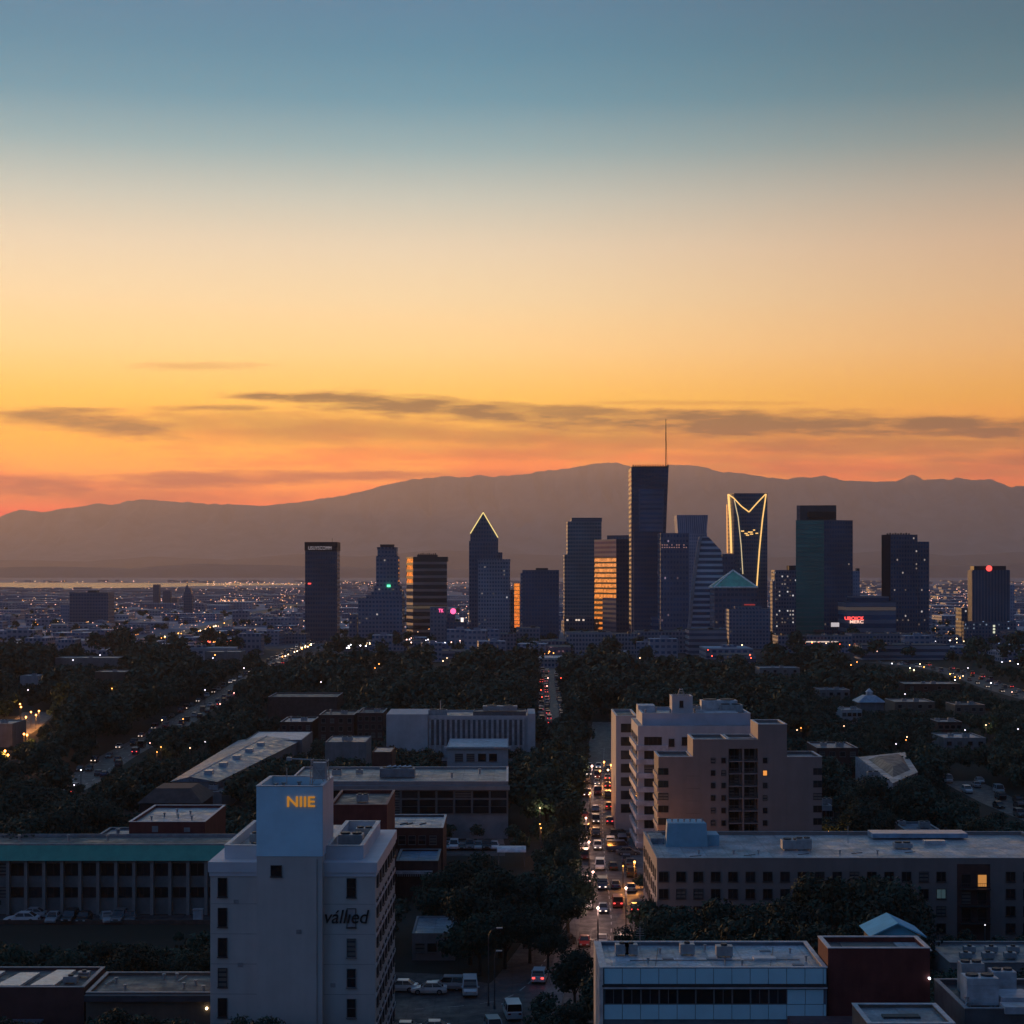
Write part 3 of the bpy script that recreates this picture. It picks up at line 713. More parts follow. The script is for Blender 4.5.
# 17 dark pair: tower with dotted windows
D = 1500
T = Tower('office_tower', 'dark two step tower with scattered lit windows and bare left flank', corners=[(881.5, D+14), (890.5, D), (917.5, D+4), (917, D+36), (885, D+38)])
f17 = facade('dark_dots', (.016, .020, .030), (.013, .017, .026), 3.6, 2.4, .55, .55, .05, lits=.9)
f17b = plain('flank_dark', (.030, .035, .055), .95, 0, .2, .05, .05)
q = T.loc([(881.5, D+14), (890.5, D), (917.5, D+4), (917, D+36), (885, D+38)])
mb = MB()
for i in (1, 2, 3): wallq(mb, q[i], q[(i+1) % 5], 0, T.z(534.5))
mb.build('facade', f17, T.o); mb = MB(); wallq(mb, q[0], q[1], 0, T.z(534.5)); wallq(mb, q[4], q[0], 0, T.z(534.5)); mb.build('flank_wall', f17b, T.o)
mb = MB(); mb.face([(*p, T.z(534.5)) for p in q]); mb.build('roof', dark_roof, T.o)
T.prism('lower_wing', [(917.6, D+5), (929.2, D+6), (928.8, D+32), (917.2, D+32)], None, 541.5, [f17, dark_roof], D=D)
for i in range(9):
    mb = MB(); p = 889+i*2.7; mb.box(T.x(p), T.x(p+1.4), T.y(D)+8, T.y(D)+10, T.z(534.4), T.z(533.1-(i % 2)*.5)); mb.build('rooftop_unit', dark_roof, T.o)

# 18 banded podium block with a red sign
D = 1440
T = Tower('podium_block', 'wide low banded block carrying a red and white lit sign', 'building', [(853, D), (893, D), (890, D+40), (855, D+40)], None)
f18 = facade('podium_bands', (.075, .082, .10), (.018, .024, .036), 6.8, 300, .55, 1, .02, lits=.4)
T.prism('facade', rect(846, 896, D, 36), None, 601.5, [f18, dark_roof]); T.prism('upper_storey', rect(853, 889, D+4, 26), 601.5, 596.5, [f18, dark_roof], D=D)
lettering('sign_lettering', 'UBOICK', 3.6, red_sign, T.o, (T.x(854), T.y(D)-.5, T.z(618.4)), .1, bold=.08, width=T.x(864)-T.x(844.5))
lettering('sign_lettering', 'MERC', 3.4, glow('sign_cream', (1, .55, .42), 1.5, False), T.o, (T.x(856.5), T.y(D)-.5, T.z(621.9)), .1, bold=.06, width=T.x(862.5)-T.x(849))
D = 1430
T = Tower('billboard', 'small white lit billboard at the foot of the teal tower', 'billboard', rect(831, 839.5, D, 2), None)
mb = MB(); mb.box(T.x(831.2), T.x(839.2), T.y(D), T.y(D)+.8, T.z(626.8), T.z(622.6)); mb.build('lit_panel', white_sign, T.o)
for p in (833, 837.5):
    mb = MB(); mb.tube((T.x(p), T.y(D)+.9, 0), (T.x(p), T.y(D)+.9, T.z(626)), .3); mb.build('post', metal_dark, T.o)

# 19 striped tower with a round red sign
D = 1500
T = Tower('striped_tower', 'grey tower with fine vertical stripes and a round red roof sign', corners=rect(971.5, 1010.5, D, 14))
f19 = facade('stripe_grey', (.05, .055, .065), (.024, .028, .04), 300, 2.6, 1, .5, 0, tint=.2)
T.prism('facade', rect(972, 1010, D, 14), None, 570, [f19, dark_roof]); T.prism('roof_band', rect(974, 1006, D+1, 12), 570, 566, [plain('band_dark', (.03, .03, .04), .5), dark_roof], D=D)
mb = MB(); c = (T.x(989), T.y(D)-.3, T.z(568.4)); mb.tube((c[0], c[1]-.4, c[2]), (c[0], c[1]+.6, c[2]), 2.4, 0, 16); mb.build('round_sign', red_sign, T.o)
T.prism('base_block', rect(966, 1016, D-12, 11.9), None, 621, [facade('base_lit', (.05, .052, .066), (.02, .024, .034), 3.0, 2.6, .55, .5, .06, litc=(.95, .95, .75), lits=.8), dark_roof])
for i in range(9):
    if i in (3, 6): continue
    mb = MB(); mb.box(T.x(993, D-12), T.x(995, D-12), T.y(D)-12.3, T.y(D)-11.9, T.z(627+i*3.1, D-12), T.z(625+i*3.1, D-12)); mb.build('lit_window', glow('lime_window', (.95, .95, .7), .8, False), T.o)
D = 1520
T = Tower('office_block', 'slim dark block attached to the low end of the striped tower group', 'building', rect(961.5, 970, D, 20), None); T.prism('facade', rect(961.5, 970, D, 20), None, 608, [f17, dark_roof])
D = 1900
T = Tower('office_tower', 'pale hazy tower just showing behind the striped tower with the red sign', corners=rect(1010, 1014.5, D, 20)); T.prism('facade', rect(1008, 1014.5, D, 20), None, 585, [fl, dark_roof])

# far left blocks
D = 1900
T = Tower('slab_block', 'lone dark slab block standing alone on the hazy plain', 'building', rect(69.5, 108, D, 30), None)
f20 = facade('far_slab', (.04, .042, .055), (.024, .026, .036), 3.4, 3, .5, .6, .003, tint=.2)
T.prism('facade', rect(69.5, 108, D, 30), None, 592.5, [f20, dark_roof]); T.prism('penthouse', rect(88, 97, D+5, 10), 592.5, 590.5, [dark_roof, dark_roof], D=D)
T.prism('side_wing', rect(60.5, 69.4, D+8, 24), None, 605, [fl, dark_roof], D=D)
FARG = 'slender towers on the hazy plain'
D = 3000
for nm, p0, p1, py, lab in (('slim_tower', 153, 159, 584.5, 'pale slender tower far off, thinnest of three on the hazy plain'), ('slim_tower', 163, 170.5, 590.5, 'square topped stub tower between two slender ones on the plain'),
                            ('slim_tower', 171.5, 177, 598, 'low pale block beside the square stub tower on the plain')):
    T = Tower(nm, lab, 'tower', rect(p0, p1, D, 14), FARG); T.prism('facade', rect(p0, p1, D, 14), None, py, [f20, dark_roof])
D = 2300
T = Tower('slim_tower', 'slender dark tower tapering to a pointed spire on the hazy plain', 'tower', rect(183.5, 192, D, 11), FARG)
T.prism('facade', rect(183.5, 192, D, 11), None, 594, [f20, dark_roof]); T.prism('taper', rect(183.7, 191.6, D, 10), 594, 588, [f20, dark_roof], D=D, scale=.6); T.prism('spire', rect(185.2, 188.6, D+3, 4), 588, 585, [f20, dark_roof], D=D, scale=.3)
mb = MB(); mb.tube((T.x(186.9), T.y(D)+5, T.z(586)), (T.x(186.9), T.y(D)+5, T.z(579.5)), .4, 0, 5, .15); mb.build('spire_mast', metal_dark, T.o)
D = 1700
T = Tower('office_tower', 'pale slim tower seen in the gap right of the teal tower', corners=rect(852.5, 860, D, 18)); T.prism('facade', rect(852.8, 859.8, D, 18), None, 571, [fl, dark_roof]); T.prism('penthouse', rect(857, 859.6, D+3, 8), 571, 568.3, [dark_roof, dark_roof], D=D)

# midrise row at the towers' feet
MIDG = 'mid rise blocks along the foot of the towers'
fw = facade('mid_pale', (.16, .165, .18), (.03, .035, .048), 3.1, 2.3, .55, .62, .02, lits=.7, tint=.6)
fw2 = facade('mid_grey', (.10, .105, .125), (.026, .03, .044), 3.2, 2.6, .55, .6, .03, lits=.7, tint=.6)
fw3 = facade('mid_red', (.10, .045, .05), (.03, .026, .036), 3.2, 2.6, .5, .55, .16, litc=(1, .35, .2), lits=.6)
fwb = facade('mid_banded', (.14, .145, .165), (.03, .034, .046), 4.2, 300, .5, 1, .0)
for p0, p1, py, D, mt_, lab in [
    (540, 566, 641, 1235, fw2, 'grey mid rise block at the left end of the row under the towers'),
    (566, 612, 632.5, 1300, fw, 'pale mid rise block with a dense window grid under the mirror tower'),
    (549, 571, 647, 1180, fw3, 'low reddish block with small orange lit windows'),
    (612, 637, 634, 1310, fw, 'pale mid rise block left of the tallest tower foot, narrower than its neighbour'),
    (637, 689, 631.5, 1330, fw2, 'long grey mid rise block below the tallest tower'),
    (689, 727, 629.5, 1300, fwb, 'banded pale mid rise block below the sail shaped tower'),
    (516, 540, 628, 1400, fw2, 'low block below the dark cube tower'),
    (430, 500, 651, 1255, fwb, 'long low flat roofed block below the pointed tower'),
    (500, 516, 634, 1380, fw2, 'small grey block right of the annex tower foot'),
    (500, 571, 660, 1130, fw, 'long white roofed warehouse before the mid rise row'),
    (640, 672, 672, 1060, fw2, 'low grey shed among trees below the mid rise row'),
    (722, 756, 655, 1180, fwb, 'banded low block hidden by trees below the pyramid building'),
    (778, 852, 636, 1330, fw2, 'low dark block with a bright light strip under the teal tower'),
    (852, 935, 634, 1350, fw2, 'wide low block below the dark two step tower'),
    (335, 420, 641, 1370, fw2, 'wide low block before the stepped tower with sparkling lights'),
    (862, 950, 645, 1230, fwb, 'long low banded block near the trees below the red sign'),
    (270, 306, 634, 1500, fw2, 'dark low block left of the lettered slab tower'),
    (1010, 1060, 632, 1400, fb, 'black low block right of the striped tower'),
    (930, 962, 637, 1420, fw2, 'grey low block between the two step tower and the striped tower')]:
    T = Tower('midrise_block', lab, 'building', rect(p0, p1, D, 30), MIDG)
    T.prism('facade', rect(p0, p1, D, 30), None, py, [mt_, dark_roof])
    rr = random.Random(p0)
    if D > 1180:
        for k in range(max(1, int((p1-p0)/14))):
            a = rr.uniform(p0+1, p1-6); w_ = rr.uniform(2, 5)
            T.prism('rooftop_unit', rect(a, a+w_, D+rr.uniform(3, 12), 8), py, py-rr.uniform(1, 2.2), [fw if rr.random() < .5 else dark_roof, dark_roof], D=D)
    if lab.startswith('low dark block with a bright'):
        mb = MB(); mb.box(T.x(791), T.x(838), T.y(D)-.3, T.y(D)+.1, T.z(642.3), T.z(641.2)); mb.build('light_strip', glow('strip_pale', (1, .74, .62), .75, False), T.o)
    if 'warehouse' in lab:
        mb = MB(); mb.box(T.x(500), T.x(571), T.y(D)-1, T.y(D)+31, T.z(660)+.05, T.z(657.8)); mb.build('roof', plain('white_roof', (.42, .43, .45), .45), T.o)
# ------------------------------------------------------------------ near and middle buildings
ROADS = []     # (list of ground points, half width)
glass_dark = glass('window_glass'); frame_grey = plain('frame_grey', (.16, .17, .18), .5, .2, .15, 1.0); frame_dark = plain('frame_dark', (.04, .042, .048), .5, .2, .15, 1.0)
WIN = {}
def window_meshes(w, h, fr, bars=(1, 1), deep=.12, sill=True, gl=None):
    key = (round(w, 2), round(h, 2), fr.name, bars, deep, sill, gl.name if gl else '')
    if key not in WIN:
        a = MB(); t_ = .07
        a.box(-w/2-t_, w/2+t_, -deep, 0, -h/2-t_, -h/2); a.box(-w/2-t_, w/2+t_, -deep, 0, h/2, h/2+t_)
        a.box(-w/2-t_, -w/2, -deep, 0, -h/2, h/2); a.box(w/2, w/2+t_, -deep, 0, -h/2, h/2)
        for i in range(1, bars[0]): q = -w/2+w*i/bars[0]; a.box(q-.03, q+.03, -deep*.8, 0, -h/2, h/2)
        for i in range(1, bars[1]): q = -h/2+h*i/bars[1]; a.box(-w/2, w/2, -deep*.7, 0, q-.03, q+.03)
        if sill: a.box(-w/2-.14, w/2+.14, -deep-.1, 0, -h/2-t_-.1, -h/2-t_)
        p = MB(); p.face([(-w/2, -.03, -h/2), (w/2, -.03, -h/2), (w/2, -.03, h/2), (-w/2, -.03, h/2)])
        WIN[key] = (a.data(fr), p.data(gl or glass_dark))
    return WIN[key]
def window(parent, x, y, z, w, h, rz=0.0, fr=None, bars=(1, 1), gl=None, sill=True, deep=.12, label=None):
    f, p = window_meshes(w, h, fr or frame_grey, bars, deep, sill, gl)
    o = put('window', f, parent, (x, y, z), rz); put('pane', p, o)
    if label: o['label'] = label
    return o

class Block:
    """One building: root at the middle of its front foot; local x along the front, local y away from the camera."""
    def __init__(s, name, label, cat, p0, p1, D, dep, group=None, rz=0.0, clear=None, keep=True):
        x0, x1 = X(p0, D), X(p1, D)
        s.D, s.W, s.dep, s.x0, s.x1 = D, x1-x0, dep, x0, x1
        s.cx = (x0+x1)/2
        s.o = thing(name, label, cat, (s.cx, D, 0), rz, group)
        if keep: FOOT.append((s.cx, D+dep/2, s.W/2+1.5, dep/2+1.5))
        if clear: CLEAR.append((*clear, D))
    def x(s, px, D=None): return X(px, D or s.D)-s.cx
    def z(s, py, D=None): return Z(py, D or s.D)
    def walls(s, mat, roof, ztop, par=.6, z0=0.0, x0=None, x1=None, y0=0.0, y1=None, t=.35, name='wall', rimmat=None):
        x0 = -s.W/2 if x0 is None else x0; x1 = s.W/2 if x1 is None else x1; y1 = s.dep if y1 is None else y1
        mb = MB(); mb.ring(x0, x1, y0, y1, z0, ztop, ztop-par, t); w = mb.build(name, mat, s.o)
        if rimmat:
            mb = MB(); e = .06
            for a in ((x0-e, x1+e, y0-e, y0+t+e), (x0-e, x1+e, y1-t-e, y1+e), (x0-e, x0+t+e, y0+t+e, y1-t-e), (x1-t-e, x1+e, y0+t+e, y1-t-e)): mb.box(*a, ztop+.003, ztop+.10)
            mb.build('coping', rimmat, s.o)
        mb = MB(); mb.face([(x0+t, y0+t, ztop-par), (x1-t, y0+t, ztop-par), (x1-t, y1-t, ztop-par), (x0+t, y1-t, ztop-par)]); mb.build('roof', roof, s.o)
        return w
    def box(s, name, mat, x0, x1, y0, y1, z0, z1, parent=None):
        mb = MB(); mb.box(x0, x1, y0, y1, z0, z1); return mb.build(name, mat, parent or s.o)
    def unit(s, x, y, z, w=2.2, d=1.6, h=1.4, mat=None):
        mb = MB(); mb.box(-w/2, w/2, -d/2, d/2, .2, h)
        for a in (-1, 1):
            mb.box(a*w*.4-.08, a*w*.4+.08, -d/2+.1, d/2-.1, 0, .2)
        for i in range(5): mb.box(-w/2+.12, w/2-.12, -d/2-.03, -d/2, .4+i*(h-.6)/5, .4+i*(h-.6)/5+.06)
        o = mb.build('rooftop_unit', mat or unit_grey, s.o, (x, y, z))
        for k in ((-1, 1) if w > 1.8 else (0,)):
            m2 = MB(); m2.tube((k*w*.24, 0, h), (k*w*.24, 0, h+.22), min(w*.2, d*.42), 0, 12); m2.build('fan_cowl', frame_dark, o)
        return o
    def vent(s, x, y, z, r=.25, h=1.0):
        mb = MB(); mb.tube((0, 0, 0), (0, 0, h), r, 0, 8); mb.tube((0, 0, h), (0, 0, h+.18), r*1.6, 0, 8); return mb.build('vent_pipe', unit_grey, s.o, (x, y, z))
unit_grey = plain('unit_metal', (.34, .36, .38), .45, .3, .2, 1.2)
coping_pale = plain('coping_pale', (.50, .50, .52), .45, 0, .2, 1.0)
coping_grey = plain('coping_grey', (.24, .25, .27), .5, 0, .2, 1.0)
brick_red = plain('brick_red', (.13, .035, .032), .8, 0, .25, .5, .3, True)
brick_dark = plain('brick_dark', (.075, .042, .04), .85, 0, .25, .5, .3, True)
tan_wall = plain('tan_wall', (.14, .115, .095), .8, 0, .2, .4, .3, True)
grey_wall = plain('grey_wall', (.20, .205, .215), .75, 0, .2, .4, .3, True)
white_wall = plain('white_wall', (.46, .46, .48), .65, 0, .14, .35, .3, True)
roof_grey = roofmat('roof_grey', (.25, .26, .28), .42); roof_pale = roofmat('roof_pale', (.42, .43, .45), .40); roof_dark = roofmat('roof_dark', (.09, .092, .10), .5); roof_blue = roofmat('roof_blue', (.16, .22, .29), .38)

# --- the white block tower nearest on the left
D = 215
B = Block('block_tower', 'tall white stair shaft office tower with orange rooftop letters and black script on its wall', 'building', 210, 375.5, D, 27, rz=R(-1.2))
tower_wall = plain('tower_wall', (.49, .465, .45), .7, 0, .10, .25, .3, True)
tower_paint = plain('tower_paint', (.50, .80, .96), .55, 0, .07, .3)
pale_paint = plain('pale_paint', (.55, .57, .62), .55, 0, .08, .3)
zm = B.z(872)
hw = B.W/2
mb = MB(); mb.prism([(-hw, 0), (hw, 0), (hw, B.dep), (-hw, B.dep)], 0, zm, 0, False); mb.build('wall', tower_wall, B.o)
zc2 = B.z(862)
mb = MB(); mb.box(-hw-.25, hw+.25, -.25, B.dep+.25, zm-.02, zc2); mb.box(-hw-.12, hw+.12, -.12, B.dep+.12, zm-.5, zm-.02); mb.build('cornice', pale_paint, B.o)
zr = B.z(846, D+2.2)
# set back attic left and right of the shaft, each with its own parapet and roof
xs0, xs1 = B.x(258), B.x(323.5)
sx0 = B.x(224, D+2.2); sx1 = B.x(363, D+2.2)
for a, bq in ((sx0, xs0), (xs1, sx1)):
    B.walls(pale_paint, roof_pale, zr, 1.1, zc2, a, bq, 2.2, B.dep-3, .4, 'attic_wall', coping_pale)
mb = MB(); mb.box(xs0, xs1, 5.0, B.dep-3, zc2, zr-.5); mb.build('roof', roof_pale, B.o)
# shaft
zs = B.z(786.5, D-1.0); zb_ = B.z(856.5, D-1.0)
mb = MB(); mb.prism([(xs0, -1.0), (xs1, -1.0), (xs1, 9.5), (xs0, 9.5)], 0, zb_, 0, False); mb.build('shaft_wall', tower_wall, B.o)
B.walls(tower_paint, roof_dark, zs, 1.4, zb_+.02, xs0-.04, xs1+.04, -1.05, 9.5, .35, 'shaft_head', coping_pale)
mb = MB(); mb.face([(xs1+.06, -.95, zb_+.1), (xs1+.06, 9.4, zb_+.1), (xs1+.06, 9.4, zs-.1), (xs1+.06, -.95, zs-.1)]); mb.build('shaft_side', plain('side_paint', (.58, .60, .66), .55, 0, .1, .3, .5, True), B.o)
lettering('roof_letters', 'NIIE', 1.75, glow('orange_letters', (1.0, .40, .04), .38), B.o, (B.x(302), -1.16, B.z(801)), .08, bold=.02, width=3.3)
lettering('script_letters', 'vállıed', 2.3, plain('black_letters', (.006, .006, .007), .5), B.o, (B.x(345.5), -.09, B.z(917)), .05, shear=.22, bold=.012, width=B.x(368)-B.x(323.5))
# rooftop gear on the shaft
mb = MB()
gx, gy = B.x(314), 5.5
for dx in (-1, 1):
    for dy in (-1, 1): mb.tube((gx+dx*1.1, gy+dy*1.1, zs-1.4), (gx+dx*.9, gy+dy*.9, zs+2.6), .07, 0, 5)
for k in range(4):
    zz = zs-.6+k*1.0
    for a, c in (((-1, -1), (1, -1)), ((1, -1), (1, 1)), ((1, 1), (-1, 1)), ((-1, 1), (-1, -1))): mb.tube((gx+a[0], gy+a[1], zz), (gx+c[0], gy+c[1], zz), .05, 0, 4)
mb.tube((gx-1, gy-1, zs-.6), (gx+1, gy-1, zs+2.4), .05, 0, 4); mb.tube((gx+1, gy-1, zs-.6), (gx-1, gy-1, zs+2.4), .05, 0, 4)
mb.build('lattice_frame', unit_grey, B.o)
mb = MB(); mb.box(gx-.8, gx+.8, gy-.7, gy+.7, zs+.2, zs+2.2); mb.build('rooftop_unit', plain('tank_grey', (.38, .39, .41), .5), B.o)
mb = MB(); mb.tube((gx-1, gy, zs+2.5), (gx-3.6, gy+.3, zs+2.6), .09, 0, 5); mb.box(gx-4.1, gx-3.5, gy, gy+.6, zs+2.4, zs+2.8); mb.build('bracket_arm', unit_grey, B.o)
mb = MB(); mb.tube((B.x(282), 4, zs-1.4), (B.x(282), 4, B.z(768, D+4)), .05, 0, 5); mb.build('antenna', unit_grey, B.o)
for i, px in enumerate((268, 275, 290)): B.vent(B.x(px), 6+i, zs-1.4, .2, .8)
B.unit(B.x(343), 9, zr-1.1, 3.0, 2.2, 1.6); B.unit(B.x(350), 17, zr-1.1, 2.2, 1.8, 1.2); B.unit(B.x(243), 12, zr-1.1, 2.2, 1.8, 1.2)
# windows: a column on each wing, one on the shaft, six columns down the right flank
ww, wh = .98, 2.15
for i in range(8):
    zc_ = B.z(887.5+i*30.1)
    if zc_ < 1.6: break
    window(B.o, B.x(222.3), 0, zc_, ww, wh, 0, frame_dark)
    if i == 1:
        window(B.o, B.x(351.5), 0, zc_, ww, wh, 0, frame_dark, gl=plain('blocked_window', (.30, .30, .32), .7), label='blocked up window behind the black script')
    else: window(B.o, B.x(351.5), 0, zc_, ww, wh, 0, frame_dark if i < 2 else frame_grey, (1, 2))
window(B.o, B.x(277.5), -1.0, B.z(869.5), 1.2, 1.2, 0, frame_dark)
for i in range(9):
    zc_ = B.z(878+i*30.1)-.2
    if zc_ < 1.5: break
    for j in range(7): window(B.o, hw, 2.3+j*3.72, zc_, 1.6, 2.0, R(90), frame_dark, (2, 1))
for i in range(8):
    zz = B.z(905+i*30.1)
    if zz < 1: break
    B.box('string_course', pale_paint, hw-.02, hw+.10, .1, B.dep-.1, zz-.35, zz+.1)
for i in range(8):
    zz = B.z(904+i*30.1)
    if zz < 1: break
    for a, c in ((-hw+.05, xs0-.02), (xs1+.02, hw-.05)):
        mb = MB(); mb.box(a, c, -.012, .0, zz-.03, zz+.03); mb.build('wall_joint', plain('joint_grey', (.26, .25, .25), .8), B.o)
mb = MB(); mb.tube((B.x(318), -1.06, 0), (B.x(318), -1.06, zb_-.3), .06, 0, 6); mb.build('downpipe', plain('pipe_grey', (.3, .3, .31), .6), B.o)
for px, y_ in ((236, 902), (240, 965), (333, 985), (300, 930)): B.box('wall_vent', plain('vent_grey', (.28, .28, .29), .6), B.x(px)-.3, B.x(px)+.3, -1.06 if 258 < px < 323 else -.06, -1.0 if 258 < px < 323 else 0, B.z(y_)-.25, B.z(y_)+.25)
CLEAR.append((205, 396, 770, 1000, D))

# --- long office with the teal fascia
D = 315
B = Block('teal_roof_office', 'long two storey office with a teal metal fascia and concrete fins', 'building', -90, 228, D, 13, clear=(0, 210, 838, 912))
zt = B.z(846); zf = B.z(860)
mb = MB(); mb.prism([(-B.W/2, .6), (B.W/2, .6), (B.W/2, B.dep), (-B.W/2, B.dep)], 0, zf, 0, False); mb.build('wall', plain('office_panel', (.15, .165, .17), .7, 0, .2, .4), B.o)
mb = MB(); mb.face([(-B.W/2-.6, -.9, zf), (B.W/2+.6, -.9, zf), (B.W/2+.6, .7, zt), (-B.W/2-.6, .7, zt)]); mb.face([(-B.W/2-.6, .7, zf), (B.W/2+.6, .7, zf), (B.W/2+.6, -.9, zf), (-B.W/2-.6, -.9, zf)])
n = 90
for i in range(n+1):
    q = -B.W/2-.6+(B.W+1.2)*i/n; mb.face([(q-.04, -.93, zf), (q+.04, -.93, zf), (q+.04, .62, zt+.05), (q-.04, .62, zt+.05)])
mb.build('fascia', plain('teal_metal', (.05, .33, .25), .4, .0, .12, .5), B.o)
B.walls(coping_grey, roof_dark, zt+.25, .5, zf, -B.W/2-.6, B.W/2+.6, .72, B.dep, .4, 'roof_edge')
bay = 18.0*D/F; fin = plain('fin_concrete', (.20, .21, .21), .7, 0, .15, .6, .5, True)
px = -82
while px < 226:
    B.box('fin', fin, B.x(px)-.28, B.x(px)+.28, -.25, .6, 0, zf-.02)
    if px+18 < 230:
        for zc_, h_ in ((zf-1.75, 2.1), (zf-5.75, 1.7)):
            window(B.o, B.x(px+9), .6, zc_, bay-.9, h_, 0, frame_dark, (2, 1), sill=False)
    px += 18
for px in (10, 60, 100): B.vent(B.x(px), 6, zt, .2, .9)

# --- red plant block behind the teal office
D = 333
B = Block('red_block', 'dark red flat roofed block with a pale gravel roof behind the teal fascia office', 'building', 129, 205, D, 24, clear=(90, 228, 808, 845))
zt = B.z(822); B.walls(brick_red, roof_pale, zt, .5, rimmat=coping_pale)
B.box('wall_patch', coping_grey, B.x(152), B.x(158), -.04, .05, B.z(832), B.z(826)); B.box('wall_patch', coping_grey, B.x(184), B.x(190), -.04, .05, B.z(832), B.z(827.5))
for i in range(6): B.vent(B.x(145+i*8), 6+(i*5) % 12, zt-.5, .18, .6)
B = Block('grey_annex', 'low grey roofed annex left of the dark red block', 'building', 93, 127.5, D-2, 14)
B.walls(grey_wall, roof_blue, B.z(838.5), .3, rimmat=coping_grey); B.vent(B.x(112), 5, B.z(838.5)-.3, .3, 1.2)

# --- lot wall and lower terrace in front of the teal office
kerb = plain('kerb_concrete', (.16, .15, .145), .8, 0, .2, .5)
a0, a1 = G(-10, 926), G(212, 924)
mb = MB(); mb.box(a0[0]-40, a1[0]+6, a1[1]-.4, a1[1], 0, .75); tag(mb.build('retaining_wall', plain('wall_brown', (.085, .062, .055), .85), None), 'low brown wall along the edge of the car park', 'wall'); FOOT.append(((a0[0]+a1[0])/2-20, a1[1], 50, 1))
asphalt = roofmat('asphalt', (.05, .052, .058), .7, .2)
mb = MB(); mb.face([(a0[0]-40, a1[1], .004), (a1[0]+6, a1[1], .004), (a1[0]+6, 314.9, .004), (a0[0]-40, 314.9, .004)]); tag(mb.build('car_park', asphalt), kind='structure')
FOOT.append((-75, 308, 60, 8))

# --- low flat roofs in the left corner
D = 225
B = Block('flat_roof_building', 'low red brown flat roofed building with white skylight panels', 'building', -70, 84, D, 11.5, clear=(0, 64, 962, 1010))
zt = B.z(987.5); B.walls(plain('wall_maroon', (.085, .04, .04), .8, 0, .2, .4), roof_dark, zt, .35, rimmat=coping_grey)
sky_pan = plain('skylight_white', (.46, .48, .50), .25, 0, .2, .8)
for p0, p1, q0, q1 in ((-8, 22, 1.2, 8.6), (27, 56, 1.5, 10.2), (-44, -16, 1.5, 9.5)):
    mb = MB(); a, c = B.x(p0), B.x(p1); mb.prism([(a, q0), (c-.6, q0), (c, q1), (a+1.2, q1)], zt-.34, zt-.02, 0, 0); mb.build('skylight', sky_pan, B.o)
B.unit(B.x(63), 4.0, zt-.35, 1.7, 1.2, .9); B.unit(B.x(70), 7.5, zt-.35, 1.5, 1.1, .7)
B.box('lower_canopy', plain('canopy_blue', (.10, .14, .18), .5), -B.W/2, B.W/2-5, -2.6, -.02, B.z(1019)-.2, B.z(1019))
B = Block('flat_roof_building', 'low tan walled building with a broad grey roof deck', 'building', 86, 214, D-2, 11.5, clear=(86, 214, 966, 1000))
zt = B.z(993); B.walls(tan_wall, roofmat('deck_grey', (.12, .118, .12), .55), zt, .3, rimmat=coping_grey)
B.box('overhang', plain('overhang_dark', (.05, .055, .07), .6), -B.W/2, B.W/2, -1.0, -.02, zt-.85, zt-.1)
rr = random.Random(4)
for px, q in ((104, 7), (120, 3), (150, 9), (163, 9.4), (178, 4), (188, 5.5), (200, 2.5)): B.vent(B.x(px), q, zt-.3, .16, .5)
for px, q in ((96, 5.), (168, 7.)): mb = MB(); mb.tube((B.x(px), q, zt-.1), (B.x(px+4), q+3, zt-.1), .09, 0, 5); mb.build('roof_pipe', unit_grey, B.o)
mb = MB(); mb.tube((0, -.05, 0), (0, -.35, 0), .16, 0, 8); mb.build('wall_lamp', glow('wall_lamp_glow', (1, .75, .45), 5), B.o, (B.x(207), 0, B.z(1008)))

# --- long blue grey roofs running away on the left
D = 455
B = Block('long_shed', 'long low blue grey roofed shed running away beside the trees', 'building', 172, 216, D, 110, clear=(172, 300, 738, 800))
z0 = 7.0; yb = 112
pts = [(B.x(172), 0), (B.x(216), 0), (X(300, D+yb)-B.cx, yb), (X(240, D+yb)-B.cx, yb)]
mb = MB(); mb.prism(pts, 0, z0, 0, False); mb.build('wall', grey_wall, B.o)
mb = MB(); r0 = ((pts[0][0]+pts[1][0])/2-1, 0); r1 = ((pts[2][0]+pts[3][0])/2-1, yb)
mb.face([(pts[0][0]-.5, -.5, z0), (r0[0], -.5, z0+1.3), (r1[0], yb, z0+1.3), (pts[3][0]-.5, yb, z0)][::-1]); mb.face([(r0[0], -.5, z0+1.3), (pts[1][0]+.5, -.5, z0), (pts[2][0]+.5, yb, z0), (r1[0], yb, z0+1.3)][::-1])
mb.face([(pts[0][0]-.4, -.4, z0), (pts[1][0]+.4, -.4, z0), (r0[0], -.4, z0+1.3)]); mb.build('roof', roof_blue, B.o)
mb = MB(); mb.tube((r0[0], -.4, z0+1.35), (r1[0], yb, z0+1.35), .16); mb.build('ridge_cap', coping_pale, B.o)
for i in range(5): mb = MB(); k = .1+.17*i; q = (r0[0]+(r1[0]-r0[0])*k+2.5, yb*k); mb.box(q[0]-1, q[0]+1, q[1]-1.6, q[1]+1.6, z0+.6, z0+1.7); mb.build('skylight', sky_pan, B.o)
B = Block('brown_house', 'low brown hip roofed building in front of the long shed', 'building', 140, 200, 418, 18, clear=(138, 205, 783, 808))
zt = B.z(803); mb = MB(); mb.prism([(-B.W/2, 0), (B.W/2, 0), (B.W/2, 18), (-B.W/2, 18)], 0, zt, 0, False); mb.build('wall', brick_dark, B.o)
mb = MB(); mb.prism([(-B.W/2-.6, -.6), (B.W/2+.6, -.6), (B.W/2+.6, 18.6), (-B.W/2-.6, 18.6)], zt, zt+3, 0, 0, True, .55); mb.build('roof', plain('roof_brown', (.07, .05, .048), .8), B.o)
